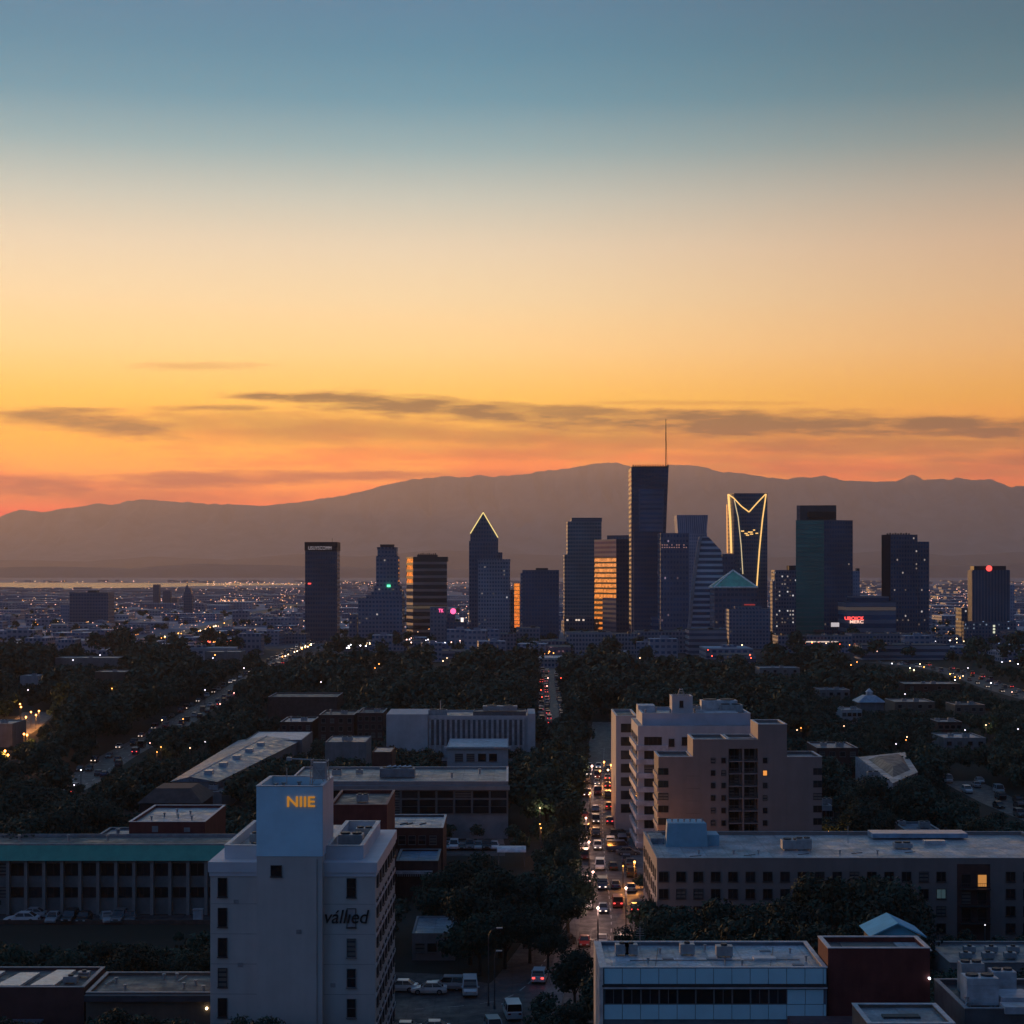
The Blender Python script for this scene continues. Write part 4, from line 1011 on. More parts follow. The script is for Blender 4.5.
B = Block('white_roof_shed', 'low shed with a bright white roof at the far end of the long shed', 'building', 245, 302, 562, 30, clear=(240, 303, 735, 750))
B.walls(grey_wall, plain('roof_white_sheet', (.55, .57, .6), .4), 7.6, .2)
B = Block('grey_shed', 'small grey shed with pipes on its roof beside the long shed', 'building', 205, 222, 448, 24, clear=(200, 224, 775, 800))
B.walls(grey_wall, roof_grey, 5.2, .3, rimmat=coping_grey); B.unit(-1, 6, 4.9); B.unit(1, 14, 4.9)

# --- long glazed hall behind the white tower
D = 405
B = Block('glazed_hall', 'long low hall with gravel roof and tall dark glazed bays', 'building', 288, 508, D, 30, clear=(288, 508, 765, 812))
zt = B.z(781.5); B.walls(plain('hall_beam', (.22, .23, .245), .6, 0, .15, .4), roofmat('roof_gravel', (.36, .34, .31), .5, .35), zt, .5, rimmat=coping_pale)
zb_ = B.z(790)
B.box('roof_beam', plain('hall_beam', (.22, .23, .245)), -B.W/2-.4, B.W/2+.4, -1.1, -.02, B.z(789.5), B.z(785.5))
px = 294
while px < 505:
    wq = 17.8*D/F
    window(B.o, B.x(px+8.9), 0, B.z(794.4), wq-.5, (797.8-790.8)*D/F, 0, frame_grey, sill=False, deep=.3)
    window(B.o, B.x(px+8.9), 0, B.z(806.5), wq-.5, (814-800.4)*D/F, 0, frame_grey, (1, 2), sill=False, deep=.3)
    px += 17.8
o = B.unit(B.x(394), 13, zt-.5, 8, 5, 2.2, plain('unit_blue', (.16, .19, .22), .5)); o['label'] = 'wide plant box with white ducts'
for i in range(5): mb = MB(); mb.tube((B.x(383+i*5.2), 13, zt+1.7), (B.x(387+i*5.2), 13.4, zt+2.0), .32, 0, 7); mb.build('duct', plain('duct_white', (.62, .63, .65), .4), B.o)
B.unit(B.x(330), 16, zt-.5); B.unit(B.x(352), 20, zt-.5, 1.6, 1.4, 1.0); B.vent(B.x(450), 12, zt-.5); B.vent(B.x(478), 20, zt-.5)

# --- red brick block tucked behind the white tower
D = 325
B = Block('brick_block', 'dark red flat roofed brick block close behind the white tower', 'building', 330, 387, D, 22, clear=(370, 392, 800, 830))
B.walls(brick_red, roof_dark, B.z(805), .6, rimmat=plain('coping_red', (.22, .10, .10), .6)); B.unit(0, 9, B.z(805)-.6)
# --- brick building with a pale roof
D = 352
B = Block('brick_building', 'brick building with a pale stained roof right of the white tower', 'building', 380, 443, D, 19, clear=(380, 447, 812, 850))
zt = B.z(828); B.walls(brick_dark, roof_pale, zt, .35, rimmat=coping_pale)
for px in (402, 412, 422, 433): window(B.o, B.x(px), 0, B.z(840), 1.3, 1.6, 0, frame_grey, (1, 2))
mb = MB()
for a, c in ((398, 405), (405, 410), (418, 424)): mb.tube((B.x(a), 7, zt-.25), (B.x(c), 9, zt-.25), .12, 0, 5)
mb.build('roof_pipe', frame_dark, B.o)
D = 333
B = Block('brick_building', 'brick building with a small bright blue roof and white ledge', 'building', 396, 438, D, 14, clear=(392, 442, 850, 880))
zt = B.z(861); B.walls(brick_dark, roofmat('roof_bright_blue', (.10, .25, .42), .4), zt, .3, rimmat=coping_grey)
B.box('ledge', coping_pale, -B.W/2, B.W/2-1, -1.2, -.02, B.z(873), B.z(870.5))
mb = MB()
for i in range(18): q = -B.W/2+.3+i*.4; mb.box(q, q+.2, -1.15, -1.0, B.z(875.5), B.z(873))
mb.build('ledge_trim', coping_grey, B.o)
B.walls(brick_dark, roof_dark, B.z(854), .4, 0, B.x(389), B.x(396)-.01, -1, 6, .3, 'stair_wall')
# --- small roofs under the trees
D = 300
B = Block('low_house', 'low grey roofed house under dark trees near the street lamp', 'building', 412, 455, D-22, 14, clear=(410, 458, 926, 955))
zt = 4.2; B.walls(grey_wall, roof_blue, zt, .2)
for px in (420, 432, 446): window(B.o, B.x(px), 0, 2.0, 1.4, 1.3, 0, frame_grey)
D = 366
B = Block('canopy_shelter', 'small shelter with a rounded white canopy roof among the trees', 'shelter', 497, 526, D, 5, clear=(495, 528, 857, 870))
mb = MB(); n = 8
for i in range(n):
    a0_, a1_ = math.pi*i/n, math.pi*(i+1)/n
    mb.face([(-B.W/2, 2.5-2.5*math.cos(a0_), 3+.9*math.sin(a0_)), (B.W/2, 2.5-2.5*math.cos(a0_), 3+.9*math.sin(a0_)), (B.W/2, 2.5-2.5*math.cos(a1_), 3+.9*math.sin(a1_)), (-B.W/2, 2.5-2.5*math.cos(a1_), 3+.9*math.sin(a1_))], 0, smooth=True)
mb.build('canopy', plain('canopy_white', (.6, .62, .65), .4), B.o)
for sx in (-1, 1):
    for y_ in (.4, 4.6): mb = MB(); mb.tube((sx*(B.W/2-.3), y_, 0), (sx*(B.W/2-.3), y_, 3.2), .08, 0, 6); mb.build('post', frame_grey, B.o)

# --- white finned building and its neighbours in the middle
fin_grey = plain('fin_grey', (.26, .27, .29), .5, 0, .1); fin_glass = plain('fin_glass', (.14, .15, .17), .2, 0, .2)
D = 572
B = Block('finned_building', 'white three storey building with a row of vertical fins and roof boxes', 'building', 388, 535, D, 24, clear=(386, 537, 704, 742))
zt = B.z(716); B.walls(white_wall, roof_grey, zt, .5, rimmat=coping_pale)
B.box('end_block', white_wall, B.x(386.5), B.x(428), -.9, 22, 0, zt+.6); B.box('end_block', white_wall, B.x(528), B.x(535.3), -.7, 20, 0, zt+.8)
for i in range(19):
    p = 430+i*5.2; B.box('fin', plain('fin_white', (.42, .42, .44), .6), B.x(p)-.3, B.x(p)+.3, -.6, 0, 1, zt-.6)
    if i < 18: window(B.o, B.x(p+2.6), 0, zt-5.2, .8, 8.0, 0, fin_grey, (1, 5), sill=False, deep=.05, gl=fin_glass)
B.walls(plain('attic_dark', (.10, .11, .12), .6), roof_dark, zt+1.4, .3, zt-.5, B.x(473), B.x(526), .4, 12, .3, 'attic_wall')
B.unit(B.x(500), 6, zt+1.2, 11, 4, 1.6); B.unit(B.x(437), 7, zt-.5, 6, 3, 2.0); mb = MB(); mb.tube((B.x(440), 5, zt), (B.x(440), 5, zt+4.5), .15); mb.build('antenna', unit_grey, B.o)
D = 536
B = Block('white_pavilion', 'small white building with a bright flat roof before the finned building', 'building', 447, 508, D, 26, clear=(447, 510, 738, 768))
zt = B.z(746.5); B.walls(white_wall, plain('roof_white_sheet', (.55, .57, .6)), zt, .15); B.box('eave', coping_pale, -B.W/2-.8, B.W/2+.8, -1, -.02, zt-.5, zt)
for px in (459, 470.5, 482, 493): window(B.o, B.x(px), 0, B.z(757.5), 2.3, 2.2, 0, frame_grey, (1, 1))
D = 640
HG = 'red brick houses by the trees'
for p0, p1, py, lab, rf in ((280, 312, 722, 'red brick house with a pale blue grey flat roof', roof_pale), (319, 354, 715, 'red brick house with rows of small windows and a dark roof', roof_dark), (357, 383, 713, 'narrow red brick house at the right end of the brick row', roof_dark)):
    B = Block('brick_house', lab, 'house', p0, p1, D, 22, HG, clear=(p0, p1, py-6, 736)); zt = B.z(py)
    B.walls(brick_dark, rf, zt, .4, rimmat=coping_grey)
    for r_ in range(3):
        for c in range(4): window(B.o, -B.W/2+B.W*(c+.5)/4, 0, zt-2.0-r_*2.9, 1.3, 1.5, 0, frame_grey)
    B.unit(2, 8, zt-.4); B.vent(-3, 10, zt-.4, .3, 1.5)
B = Block('brown_hall', 'long brown flat topped hall beyond the brick houses', 'building', 268, 337, 735, 26, clear=(268, 338, 694, 713)); B.walls(plain('hall_brown', (.085, .055, .05), .8), roof_dark, B.z(697), .4, rimmat=coping_grey)
B = Block('low_white_house', 'low house with pale roof fittings right of the tree clump', 'house', 325, 366, 520, 20, clear=(322, 368, 732, 752)); B.walls(grey_wall, roof_grey, B.z(742), .3); B.unit(0, 6, B.z(742)-.3, 3, 2, 1.3)
B = Block('low_white_house', 'low grey roofed house between two dark trees behind the hall', 'house', 372, 392, 455, 14, clear=(368, 392, 742, 758)); B.walls(brick_dark, roof_blue, B.z(752), .2)

# --- hospital-like white block on the right
D = 388
B = Block('white_block', 'white balcony striped block with a plant tower and lattice mast on its roof', 'building', 638, 752, D, 22, clear=(613, 752, 700, 850))
white_ren = plain('white_render', (.50, .48, .50), .6, 0, .12, .3, .4, True)
zt = B.z(726); hw = B.W/2
mb = MB(); mb.prism([(-hw, 0), (hw, 0), (hw, 22), (-hw, 22)], 0, zt, 0, False); mb.build('wall', white_ren, B.o)
mb = MB(); mb.face([(-hw, 0, zt-.02), (hw, 0, zt-.02), (hw, 22, zt-.02), (-hw, 22, zt-.02)]); mb.build('terrace_roof', roof_pale, B.o)
za = B.z(713, D+4)
B.walls(plain('attic_blue', (.42, .46, .54), .5, 0, .1, .3), roof_pale, za, .6, zt, B.x(643), hw, 2.5, 21, .35, 'attic_wall', coping_pale)
for i in range(9):
    zc_ = B.z(741+i*13.85)
    if zc_ < 2: break
    wl = (644.5, 662.5) if i else (644.5, 661.5)
    window(B.o, B.x(sum(wl)/2), 0, zc_, (wl[1]-wl[0])*D/F, 1.65, 0, frame_dark, (4, 1), sill=False, deep=.06)
    B.box('floor_band', plain('band_white', (.56, .53, .55), .55), -hw-.45, B.x(668), -.45, .0, zc_-2.05, zc_-.95)
    B.box('side_band', plain('band_white', (.56, .53, .55)), -hw-.45, -hw, .0, 21.8, zc_-2.05, zc_-.95)
    for j in range(3): window(B.o, -hw, 4.2+j*6.8, zc_, 5.4, 1.6, R(-90), frame_dark, (3, 1), sill=False, deep=.05)
window(B.o, B.x(671.5), 0, B.z(742.5), 1.1, 1.5, 0, frame_dark); window(B.o, B.x(689), 0, B.z(741), 3.0, 1.6, 0, frame_dark, (2, 1))
B.walls(white_ren, roof_dark, B.z(698.5), .3, za-.6, B.x(674.5), B.x(695.5), 6, 12, .3, 'plant_tower', coping_pale)
mb = MB(); xq = B.x(685); zq = B.z(698.5)
for dx in (-1, 1):
    for dy in (-1, 1): mb.tube((xq+dx*.8, 9+dy*.8, zq-.3), (xq+dx*.25, 9+dy*.25, B.z(691)), .07, 0, 4)
for k in range(3): mb.box(xq-.7+k*.2, xq+.7-k*.2, 8.4, 9.6, zq+.3+k*.5, zq+.36+k*.5)
mb.tube((xq, 9, B.z(693)), (xq, 9, B.z(690)), .06, 0, 4)
for dx in range(-4, 5): mb.tube((xq+dx*.5, 6.2, zq+.1), (xq+dx*.5, 6.2, zq+.75), .04, 0, 4)
mb.build('lattice_mast', unit_grey, B.o); window(B.o, B.x(684), 6, B.z(706), .7, 1.3, 0, frame_dark)
B.box('plant_box', plain('box_pale', (.48, .5, .54), .5), B.x(638, D+14), B.x(655, D+14), 14, 19.5, za-.6, B.z(705.5, D+14))
B.unit(B.x(727), 16, za-.6, 8, 4, 2.6, plain('unit_white', (.52, .54, .57), .45)); B.unit(B.x(738), 13, za-.6, 5, 3, 1.8); B.unit(B.x(705), 18, za-.6, 3, 2, 1.2)
for i in range(7): B.vent(B.x(648+i*13), 7+(i*7) % 12, za-.6, .2, .9)
for i in range(4): mb = MB(); mb.tube((B.x(700), 7+i*3.5, za-.2), (B.x(742), 7.5+i*3.5, za-.2), .18, 0, 6); mb.build('roof_pipe', plain('duct_white', (.62, .63, .65)), B.o)
# rear wing
B2 = Block('white_wing', 'narrow pale wing with balcony slots at the street side of the white block', 'building', 616, 637, D+30, 20)
B2.walls(plain('wing_wall', (.46, .42, .43), .6, 0, .12, .3, .4, True), roof_dark, B2.z(716), .5, rimmat=coping_pale)
for i in range(7):
    zc_ = B2.z(728+i*13.4)
    if zc_ < 2: break
    window(B2.o, B2.x(628), 0, zc_, 3.2, 1.9, 0, frame_dark, (2, 1), sill=False, deep=.06)

# --- brown apartment tower in front
D = 352
B = Block('apartment_tower', 'brown grey apartment block with stepped roof and recessed central balconies', 'building', 658.5, 822, D, 11, clear=(655, 824, 720, 845))
apt = plain('apartment_render', (.235, .20, .19), .7, 0, .12, .25, .4, True)
apt_lit_side = plain('apartment_lit_side', (.34, .27, .25), .65, 0, .12, .25)  # copy of the render with pink evening light put into its colour
hw = B.W/2
steps = [(-hw, B.x(693), B.z(757)), (B.x(693), B.x(758), B.z(739.5)), (B.x(758), B.x(787), B.z(724.5)), (B.x(787), hw, B.z(757))]
for k, (a, c, zt) in enumerate(steps):
    a2, c2 = a+(.004 if k else 0), c-.004
    if k == 1:
        r0, r1 = B.x(728.5), B.x(758)
        B.walls(apt, roof_grey, zt, .5, 0, a2, r0, 0, 11, .35, 'wall', coping_pale)
        zl = zt-1.8
        B.walls(apt, roof_grey, zt, .5, 0, r0+.004, c2, 2.6, 11, .35, 'recess_wall', coping_pale)
        B.box('recess_head', apt, r0, c2, 0, 2.59, zl, zt)
    else: B.walls(apt, roof_grey, zt, .5, 0, a2, c2, 0, 11, .35, 'wall', coping_pale)
r0, r1 = B.x(728.5), B.x(758); zl = B.z(739.5)-1.8
fl_h = 12.4*D/F
for i in range(8):
    zf_ = zl-(i+1)*fl_h
    if zf_ < 1: break
    B.box('balcony_slab', plain('slab_grey', (.22, .2, .2), .7), r0+.01, r1-.01, .1, 2.58, zf_-.2, zf_)
    mb = MB(); mb.box(r0+.02, r1-.02, .12, .17, zf_+.95, zf_+1.0)
    q = r0+.1
    while q < r1-.1: mb.box(q, q+.03, .13, .16, zf_, zf_+.95); q += .28
    mb.build('balcony_rail', frame_grey, B.o)
    for px in (733.5, 738, 748, 753.5): window(B.o, B.x(px), 2.6, zf_+1.15, .8 if px not in (733.5, 748) else .9, 1.9, 0, frame_dark, sill=False, deep=.05)
B.box('balcony_pier', apt, B.x(742.6), B.x(744.2), .05, 2.59, 0, zl)
warm_win = glow('warm_window', (1.0, .36, .07), .9)
for i in range(7):
    zc_ = B.z(760.5+i*12.5)
    if zc_ < 1: break
    for px in (713, 723.5): window(B.o, B.x(px), 0, zc_, .75, .95, 0, frame_dark, sill=False)
    w_ = window(B.o, B.x(765), 0, zc_, .75, .95, 0, frame_dark, sill=False, gl=warm_win if i == 1 else None, label='small window lit orange' if i == 1 else None)
for i in range(6):
    zc_ = B.z(771.5+i*12.5)
    if zc_ < 1: break
    window(B.o, B.x(663.2), 0, zc_, 1.9, 1.2, 0, frame_dark, (2, 1), sill=False, deep=.05); window(B.o, B.x(817.6), 0, zc_, 1.6, 1.2, 0, frame_dark, (2, 1), sill=False, deep=.05)
    B.box('side_ledge', apt_lit_side, -hw-.25, -hw, 0, 10.8, zc_-1.5, zc_-.7)
    mb = MB(); mb.box(B.x(686), B.x(700), -.03, .0, zc_-.9, zc_-.85); mb.build('wall_joint', plain('joint_dark', (.1, .09, .085), .8), B.o)
mb = MB(); mb.face([(B.x(758)-.02, 0, B.z(739.5)+.1), (B.x(758)-.02, 0, B.z(724.5)), (B.x(758)-.02, 11, B.z(724.5)), (B.x(758)-.02, 11, B.z(739.5)+.1)]); mb.build('lit_side_wall', apt_lit_side, B.o)  # pinker sheet over the wall, painting the glow on its left face
mb = MB(); mb.face([(B.x(693)-.02, 0, B.z(757)+.1), (B.x(693)-.02, 0, B.z(739.5)), (B.x(693)-.02, 11, B.z(739.5)), (B.x(693)-.02, 11, B.z(757)+.1)]); mb.build('lit_side_wall', apt_lit_side, B.o)

# --- low brown grey block across the right
D = 291
B = Block('courtyard_block', 'wide four storey brown grey block with pale roof and blue plant house', 'building', 657, 1075, D, 30, clear=(640, 775, 822, 893))
zt = B.z(858.5); hw = B.W/2
low_wall = plain('low_render', (.21, .185, .18), .75, 0, .12, .25, .4, True)
B.walls(low_wall, roof_pale, zt, .55, rimmat=coping_grey)
CLEAR.append((775, 1024, 822, 864, D)); CLEAR.append((926, 1024, 862, 926, D))
for r_ in range(4):
    zc_ = B.z(876.6+r_*17.2)
    if zc_ < 1.2: break
    px = 663.5
    while px < 1060:
        if not (958 < px < 996):
            lit_ = (r_ == 1 and abs(px-946) < 9)
            window(B.o, B.x(px), 0, zc_, 1.4, 1.45, 0, frame_dark, (2, 1), sill=True, gl=glow('blue_window', (.4, .75, .9), .06, False) if lit_ else None)
        px += 17.35
# brick red recess with balconies and one lit window
B.box('recess_panel', brick_dark, B.x(957), B.x(990), -.08, .0, .5, zt-.9)
for r_ in range(3):
    zc_ = B.z(888+r_*17.2)
    B.box('balcony_slab', frame_dark, B.x(959.5), B.x(989), -1.3, -.09, zc_-.15, zc_)
    mb = MB(); mb.box(B.x(959.5), B.x(989), -1.3, -1.25, zc_+.9, zc_+.96)
    for i in range(16): q = B.x(959.5)+i*.31; mb.box(q, q+.03, -1.29, -1.26, zc_, zc_+.9)
    mb.build('balcony_rail', frame_dark, B.o)
    window(B.o, B.x(966), -.08, zc_+1.2, 1.4, 1.9, 0, frame_dark, sill=False)
    window(B.o, B.x(982), -.08, zc_+1.2, 1.4, 1.9, 0, frame_dark, sill=False, gl=glow('amber_window', (1.0, .42, .10), .5) if r_ == 0 else None, label='balcony door glowing amber' if r_ == 0 else None)
for j in range(7):
    for r_ in range(3): window(B.o, -hw, 3+j*4, B.z(876.6+r_*17.2), 1.5, 1.5, R(-90), frame_dark, (2, 1))
bz = zt-.55
blue_ren = plain('plant_blue', (.20, .42, .54), .55, 0, .1, .4)
mb = MB(); mb.prism([(B.x(666, D+16), 16), (B.x(708, D+16), 16), (B.x(706, D+16), 22), (B.x(668, D+16), 22)], bz, B.z(823.5, D+16), 0, 0, False, .93); mb.build('plant_house', blue_ren, B.o)
B.box('plant_annex', blue_ren, B.x(708, D+16)+.02, B.x(720, D+16), 17, 22, bz, B.z(836, D+16)); B.box('plant_annex', roof_blue, B.x(650, D+20), B.x(664, D+20), 19, 26, bz, bz+1.0)
for i in range(6): B.vent(B.x(672+i*6, D+18), 18, B.z(823.5, D+16), .12, .35)
B.unit(B.x(795, D+10), 13, bz, 3.6, 2.4, 1.7); B.unit(B.x(806, D+10), 13, bz, 2.6, 2.2, 1.9); B.unit(B.x(905, D+12), 14, bz, 3, 2, 1.0)
B.box('solar_strip', plain('strip_blue', (.20, .32, .44), .3), B.x(868, D+28), B.x(962, D+28), 24, 28.5, bz+.3, bz+1.1)
o = B.box('skylight', sky_pan, B.x(922, D+20), B.x(943, D+20), 18, 19.5, bz, bz+.7)
for px in (700, 735, 760, 842, 880): B.vent(B.x(px, D+6), 8, bz, .14, .5)
mb = MB(); mb.tube((B.x(848, D+20), 20, bz), (B.x(848, D+20), 20, bz+3), .05, 0, 5); mb.build('antenna', unit_grey, B.o)
for k in range(5):
    mb = MB(); a = 690+k*55; mb.tube((B.x(a, D+5), 5+k, bz+.1), (B.x(a+12, D+5), 6+k, bz+.1), .06, 0, 5); mb.build('roof_pipe', frame_dark, B.o)

# --- blue panelled building at the bottom right
D = 190
B = Block('blue_panel_building', 'low building clad in pale blue panels with a ribbon of dark windows', 'building', 603, 827, D, 13.5, clear=(598, 830, 938, 1024))
zt = B.z(968); hw = B.W/2
bp = plain('panel_blue', (.46, .78, .88), .35, 0, .06, .3)
B.walls(plain('panel_back', (.10, .14, .18), .6), roofmat('roof_pale_grey', (.44, .50, .55), .45, .3), zt, .35, rimmat=coping_pale)
pw = 18.25*D/F
def panels(y0, y1, p0=604, p1=826):
    q = B.x(p0); zb1, zb2 = B.z(y1), B.z(y0)
    while q < B.x(p1)-.3:
        mb = MB(); mb.box(q+.03, min(q+pw, B.x(p1))-.03, -.14, -.004, zb1, zb2); mb.build('cladding_panel', bp, B.o); q += pw
panels(968.6, 983.5); panels(1004.5, 1019); panels(989.5, 1003.8, 787, 826); panels(1039, 1054); panels(1074, 1090)
B.box('string_course', frame_dark, -hw-.1, hw, -.35, -.01, B.z(986.5), B.z(984.2)); B.box('string_course', coping_pale, -hw-.1, hw, -.40, -.36, B.z(988), B.z(986.6))
q = 604.5; rr = random.Random(9)
for y_ in (996.5, 1031, 1066):
    q = 604.5
    while q < 780:
        window(B.o, B.x(q+9.1), 0, B.z(y_), pw-.16, 1.5, 0, frame_grey, (rr.choice((1, 2, 2)), 1), sill=False, deep=.1); q += 18.25
B.box('corner_post', plain('corner_pale', (.55, .52, .5), .5), B.x(599.5), B.x(603)-.01, -.3, 13.5, 0, zt+.12)
for p, y_, w_ in ((622, 8, 1.5), (631, 8, 1.4), (687, 8.2, 1.6), (724, 7.2, 1.8)):
    B.unit(B.x(p, D+y_), y_, zt-.35, w_, 1.2, 1.25)
B.box('roof_hatch', plain('hatch_pale', (.55, .56, .56), .45), B.x(753, D+6), B.x(775, D+6), 5.2, 6.6, zt-.35, zt-.1)
for px, y_ in ((648, 4), (660, 9), (705, 11), (742, 3), (790, 9), (806, 5)): B.vent(B.x(px, D+y_), y_, zt-.35, .1, .4)
mb = MB(); mb.tube((B.x(630, D+5), 5, zt-.28), (B.x(800, D+5), 5.4, zt-.28), .05, 0, 5); mb.build('roof_pipe', frame_grey, B.o)
mb = MB(); mb.tube((B.x(725, D+2), 2, zt-.28), (B.x(725, D+11), 11, zt-.28), .05, 0, 5); mb.build('roof_pipe', frame_grey, B.o)
for px, y0_, y1_ in ((655, 1, 12), (770, 1, 12)):
    mb = MB(); mb.tube((B.x(px, D+y0_), y0_, zt-.3), (B.x(px+3, D+y1_), y1_, zt-.3), .035, 0, 4); mb.build('roof_cable', frame_dark, B.o)
for px, y_ in ((668, 6), (712, 6), (765, 10), (798, 3)): B.box('walk_pad', plain('pad_grey', (.22, .23, .24), .8), B.x(px, D+y_)-.6, B.x(px, D+y_)+.6, y_-.4, y_+.4, zt-.35, zt-.27)
mb = MB(); mb.tube((B.x(640, D+11), 11, zt-.35), (B.x(640, D+11), 11, zt+2.2), .03, 0, 5)
for k in range(4): mb.tube((B.x(640, D+11)-.5+k*.05, 11, zt+1.2+k*.25), (B.x(640, D+11)+.5-k*.05, 11, zt+1.2+k*.25), .02, 0, 4)
mb.build('antenna', unit_grey, B.o)
B.box('porch_roof', plain('porch_maroon', (.12, .07, .075), .7), B.x(787), hw+4.5, -3.4, -.16, B.z(1024), B.z(1007)-.9)
# --- dark red block joined at its right
B = Block('red_wall_building', 'plain dark red walled building with a pale roof patch', 'building', 828, 930, D+.6, 6.2, clear=(820, 932, 932, 1004))
zt = B.z(948.5); B.walls(brick_red, roof_dark, zt, .5, rimmat=coping_pale)
B.box('roof_patch', roofmat('roof_pale_grey', (.4, .41, .4)), B.x(893, D+6), B.x(923, D+6), 1.0, 5.2, zt-.49, zt-.42); B.box('roof_patch', plain('glass_roof', (.05, .06, .07), .5), B.x(838, D+6), B.x(890, D+6), 1.0, 5.2, zt-.49, zt-.40)
mb = MB(); mb.tube((0, 0, 0), (0, -.3, 0), .12, 0, 8); mb.build('wall_lamp', glow('cool_lamp', (.8, .9, 1), 4), B.o, (B.x(929), -.01, B.z(978)))
# --- little teal gable behind
B = Block('gable_hut', 'small hut with a bright blue low gabled roof behind the red walled building', 'building', 869, 926, 214, 6, clear=(864, 928, 920, 938))
zt = B.z(936); mb = MB(); mb.prism([(-B.W/2+.5, .4), (B.W/2-.5, .4), (B.W/2-.5, 5.6), (-B.W/2+.5, 5.6)], 0, zt, 0, False); mb.build('wall', tan_wall, B.o)
zr2 = B.z(922.5); mb = MB()
for sx in (-1, 1):
    mb.face([(0, -.3, zr2), (sx*B.W/2, -.3, zt), (sx*B.W/2, 6.3, zt), (0, 6.3, zr2)][::sx*-1]); mb.face([(0, -.3, zr2-.18), (sx*B.W/2, -.3, zt-.18), (sx*B.W/2, -.3, zt), (0, -.3, zr2)])
mb.face([(-B.W/2+.5, .38, zt-.2), (B.W/2-.5, .38, zt-.2), (0, .38, zr2-.2)]); mb.build('roof', plain('roof_cyan', (.14, .50, .68), .7, 0, .1, .5, .2), B.o)
# --- roofs in the bottom right corner
D = 172
B = Block('flat_roof_building', 'low flat grey blue roof with pale edge strips in the bottom corner', 'building', 868, 955, D, 8, clear=(862, 960, 1000, 1024))
zt = B.z(1024); B.walls(tan_wall, roofmat('roof_greyblue', (.28, .31, .34), .42), zt, .3, rimmat=coping_pale); B.box('roof_hatch', frame_dark, -2, 1.6, 3.2, 4.4, zt-.3, zt-.1)
B = Block('plant_roof_building', 'dark roofed building crowded with large air handling boxes', 'building', 965, 1080, D+6, 13, clear=(955, 1024, 968, 1024))
zt = B.z(1009); B.walls(plain('wall_dusk', (.09, .09, .10), .7), roof_dark, zt, .5, rimmat=coping_grey)
B.unit(B.x(990), 4, zt-.5, 3.2, 2.6, 2.9, plain('unit_pale', (.42, .46, .5), .4)); B.unit(B.x(994), 9, zt-.5, 2.4, 1.8, 3.2); B.unit(B.x(1024), 8, zt-.5, 2.4, 2.2, 2.6, plain('unit_pale', (.42, .46, .5)))
B.box('plant_deck', plain('deck_pale', (.40, .43, .48), .4), B.x(1008), B.x(1040), 2.2, 6.0, zt-.5, zt+.6); B.box('plant_deck', plain('deck_pale', (.40, .43, .48)), B.x(1004), B.x(1060), -.5, 1.6, zt-.4, zt+.3)
for i in range(5): B.vent(B.x(972+i*9), 2+(i*3) % 8, zt-.5, .16, 1.1)
for i in range(3): mb = MB(); mb.tube((B.x(968+i*10), 1+i, zt+.1), (B.x(985+i*10), 5+i, zt+.4), .09, 0, 6); mb.build('roof_pipe', unit_grey, B.o)
D = 243
B = Block('low_terrace', 'low grey terrace roof strewn with pale fittings behind the plant boxes', 'building', 950, 1060, D, 14, clear=(965, 1024, 940, 968))
zt = B.z(963); B.walls(grey_wall, roof_grey, zt, .3, rimmat=coping_grey)
for i in range(7): B.unit(B.x(962+i*11, D+6), 4+(i*4) % 8, zt-.3, 1.6, 1.2, .9)
# --- roofs among the trees on the right
D = 470
B = Block('fin_hall', 'curved hall with a ribbed pale side wall among the trees', 'building', 880, 920, D-20, 60, clear=(856, 916, 752, 770))
p = [(893, 435), (918, 459), (905, 510), (858, 496)]
q = [(X(a, d_)-B.cx, d_-B.D) for a, d_ in p]; zt = 9.0
mb = MB(); mb.prism(q, 0, zt, 0, False); mb.build('wall', plain('fin_wall', (.16, .15, .16), .7), B.o); mb = MB(); mb.face([(*a, zt) for a in q]); mb.build('roof', roofmat('roof_fin', (.34, .36, .38), .42, .4), B.o)
for i in range(22):
    kk = i/21; fx, fy = q[3][0]+(q[0][0]-q[3][0])*kk, q[3][1]+(q[0][1]-q[3][1])*kk; B.box('fin', coping_pale, fx-.75, fx-.1, fy-.5, fy-.1, 1, zt+.1)
mb = MB(); cx_, cy_ = sum(a[0] for a in q)/4, sum(a[1] for a in q)/4
mb.prism([(cx_+(a[0]-cx_)*.7, cy_+(a[1]-cy_)*.7) for a in q], zt+.02, zt+1.5, 0, 0, False, .6); mb.build('raised_roof', roof_dark, B.o); B.unit(q[0][0]-2, q[0][1]+14, zt, 3, 2, 1.2)
RG = 'roofs among the trees on the right'
